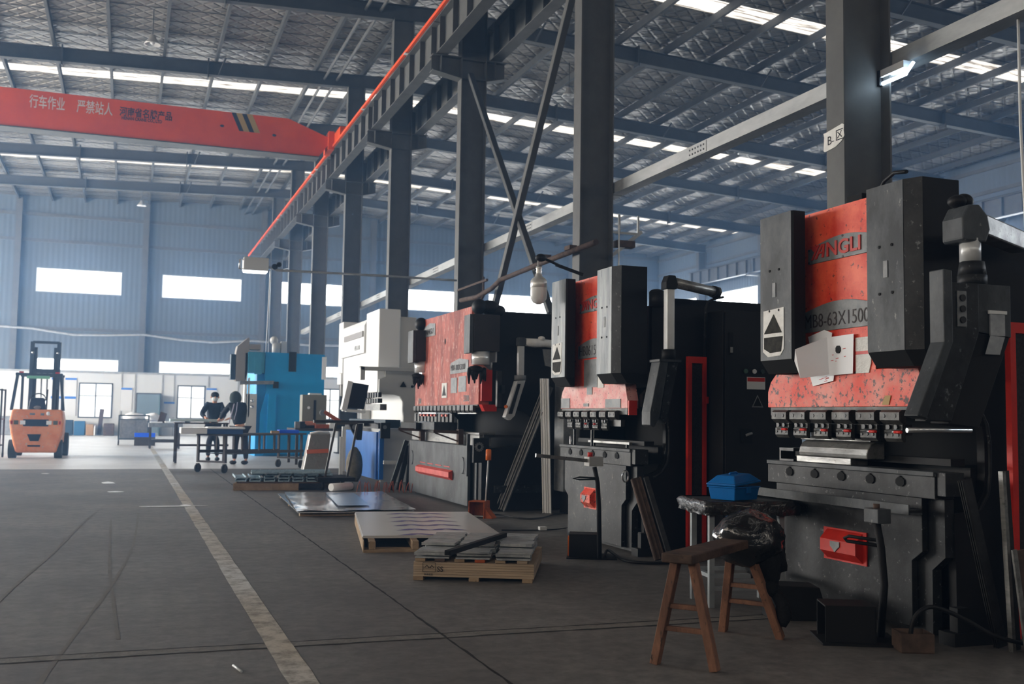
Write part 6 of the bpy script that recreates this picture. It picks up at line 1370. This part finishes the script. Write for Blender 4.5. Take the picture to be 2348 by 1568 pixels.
def person(lab, base, hd, J, mask, fdir):
    """J: dict of joint positions (world); body skin, then clothes and hair as children"""
    t = thing('person', lab, 'person', base)
    A = {k: Vector(v) for k, v in J.items()}
    fd = Vector(fdir).normalized(); side = Vector((fd.y, -fd.x, 0))
    V = []; E = []; R = []
    def v(p, r_, par=None):
        V.append(Vector(p)); R.append(r_); i = len(V)-1
        if par is not None: E.append((par, i))
        return i
    pel = v(A['pelvis'], .09); ch = v(A['chest'], (.10, .09), pel); nk = v(A['neck'], .055, ch); hb = v(A['neck'].lerp(A['head'], .45), .06, nk); h1 = v(A['head'], .095, hb); v(A['head']+(A['head']-A['neck']).normalized()*.09, .07, h1)
    for s in ('l', 'r'):
        sh = v(A['sh'+s], .04, ch); el = v(A['el'+s], .034, sh); wr = v(A['wr'+s], .03, el)
        d_ = (A['wr'+s]-A['el'+s]).normalized(); pm = v(A['wr'+s]+d_*.06, (.035, .02), wr)
        sd = d_.cross(Vector((0, 0, 1)));  sd = sd.normalized() if sd.length > .1 else side
        for k, (o_, l) in enumerate(((-.03, .065), (-.01, .075), (.01, .07), (.03, .055))):
            f1 = v(A['wr'+s]+d_*(.06+l*.55)+sd*o_+Vector((0, 0, -.008)), .009, pm); v(A['wr'+s]+d_*(.06+l)+sd*o_*1.1+Vector((0, 0, -.03)), .0075, f1)
        th = v(A['wr'+s]+d_*.045+sd*(-.045)+Vector((0, 0, -.01)), .010, wr); v(A['wr'+s]+d_*.085+sd*(-.055)+Vector((0, 0, -.02)), .009, th)
        hp = v(A['pelvis']+side*(.09 if s == 'r' else -.09)+Vector((0, 0, -.06)), .07, pel); kn = v(A['kn'+s], .05, hp); an = v(A['an'+s], .038, kn)
    skin_body('body', V, E, R, skin_m, t)
    # jacket
    V = []; E = []; R = []
    pel = v(A['pelvis']+Vector((0, 0, .02)), .165); mid = v(A['pelvis'].lerp(A['chest'], .5), (.17, .15), pel); ch = v(A['chest'], (.20, .15), mid); co = v(A['chest'].lerp(A['neck'], .75), .085, ch)
    for s in ('l', 'r'):
        sh = v(A['sh'+s], .085, ch); el = v(A['el'+s], .066, sh); v(A['el'+s].lerp(A['wr'+s], .9), .048, el)
    jk = skin_body('jacket', V, E, R, navy if mask else navy2, t, 2)
    V = []; E = []; R = []
    pel = v(A['pelvis']+Vector((0, 0, -.02)), .155)
    for s in ('l', 'r'):
        hp = v(A['pelvis']+side*(.09 if s == 'r' else -.09)+Vector((0, 0, -.08)), .115, pel); kn = v(A['kn'+s], .08, hp); v(A['an'+s]+Vector((0, 0, .03)), .06, kn)
    skin_body('trousers', V, E, R, trous, t, 1)
    for s in ('l', 'r'):
        q = A['an'+s]; MB().ball((q.x+fd.x*.07, q.y+fd.y*.07, .05), .06+.07*abs(fd.x), .06+.07*abs(fd.y), .05, 10).build('shoe', shoe, t)
    hc = A['head']; up = (A['head']-A['neck']).normalized()
    hr = MB(); hr.ball(tuple(hc+up*.055-fd*.02), .10, .10, .085, 14); hr.build('hair', hairm, t)
    fc = hc+fd*.085
    for k in (-.035, .035):
        p = hc+fd*.088+side*k+up*.02; MB().ball(tuple(p), .012, .012, .008, 8).build('eye', hairm, t)
        e = hc+side*(k*2.6)+up*.0; MB().ball(tuple(e), .016, .016, .03, 8).build('ear', skin_m, t)
    MB().ball(tuple(hc+fd*.10+up*-.005), .016, .02, .025, 8).build('nose', skin_m, t)
    if mask: MB().ball(tuple(hc+fd*.045-up*.045), .078, .072, .062, 14).build('face_mask', maskm, t)
    else: MB().bar(tuple(hc+fd*.093+side*-.02-up*.055), tuple(hc+fd*.093+side*.02-up*.055), .01, .008).build('mouth', red_low, t)
    return t
person('person in a navy jacket and white face mask standing behind the pale sheet', (2.03, 27.1, 0), 0,
       dict(pelvis=(2.02, 27.1, .92), chest=(2.03, 27.05, 1.28), neck=(2.03, 27.03, 1.46), head=(2.03, 26.98, 1.59), shl=(1.86, 27.05, 1.41), shr=(2.2, 27.05, 1.41), ell=(1.72, 26.9, 1.16), elr=(2.27, 26.95, 1.15), wrl=(1.80, 26.68, 1.08), wrr=(2.20, 26.7, 1.06), knl=(1.93, 27.05, .50), knr=(2.12, 27.05, .50), anl=(1.92, 27.12, .08), anr=(2.14, 27.12, .08)), True, (0, -1, 0))
p2 = person('person in a dark hooded jacket bending toward the pale sheet, back to the camera', (2.48, 25.3, 0), 0,
       dict(pelvis=(2.50, 25.2, .88), chest=(2.42, 25.3, 1.26), neck=(2.38, 25.38, 1.45), head=(2.36, 25.46, 1.57), shl=(2.26, 25.36, 1.38), shr=(2.58, 25.25, 1.40), ell=(2.12, 25.5, 1.18), elr=(2.6, 25.5, 1.14), wrl=(2.08, 25.74, 1.07), wrr=(2.30, 25.76, 1.07), knl=(2.40, 25.25, .48), knr=(2.62, 25.2, .48), anl=(2.38, 25.15, .08), anr=(2.64, 25.1, .08)), False, (-.35, .94, 0))
MB().ball((2.38, 25.36, 1.55), .14, .13, .17, 16).build('hood', mat('grey green hood', (52, 64, 66), .85), p2)
MB().tube([(2.33, 25.08, 1.42), (2.29, 25.05, 1.25), (2.24, 25.02, 1.08), (2.22, 25.0, .95)], .012, 6).tube([(2.40, 25.06, 1.46), (2.38, 25.03, 1.25), (2.33, 25.0, 1.05)], .010, 6).build('piping', refl, p2)
for o in list(C.objects):
    if '_o' in o: del o['_o']
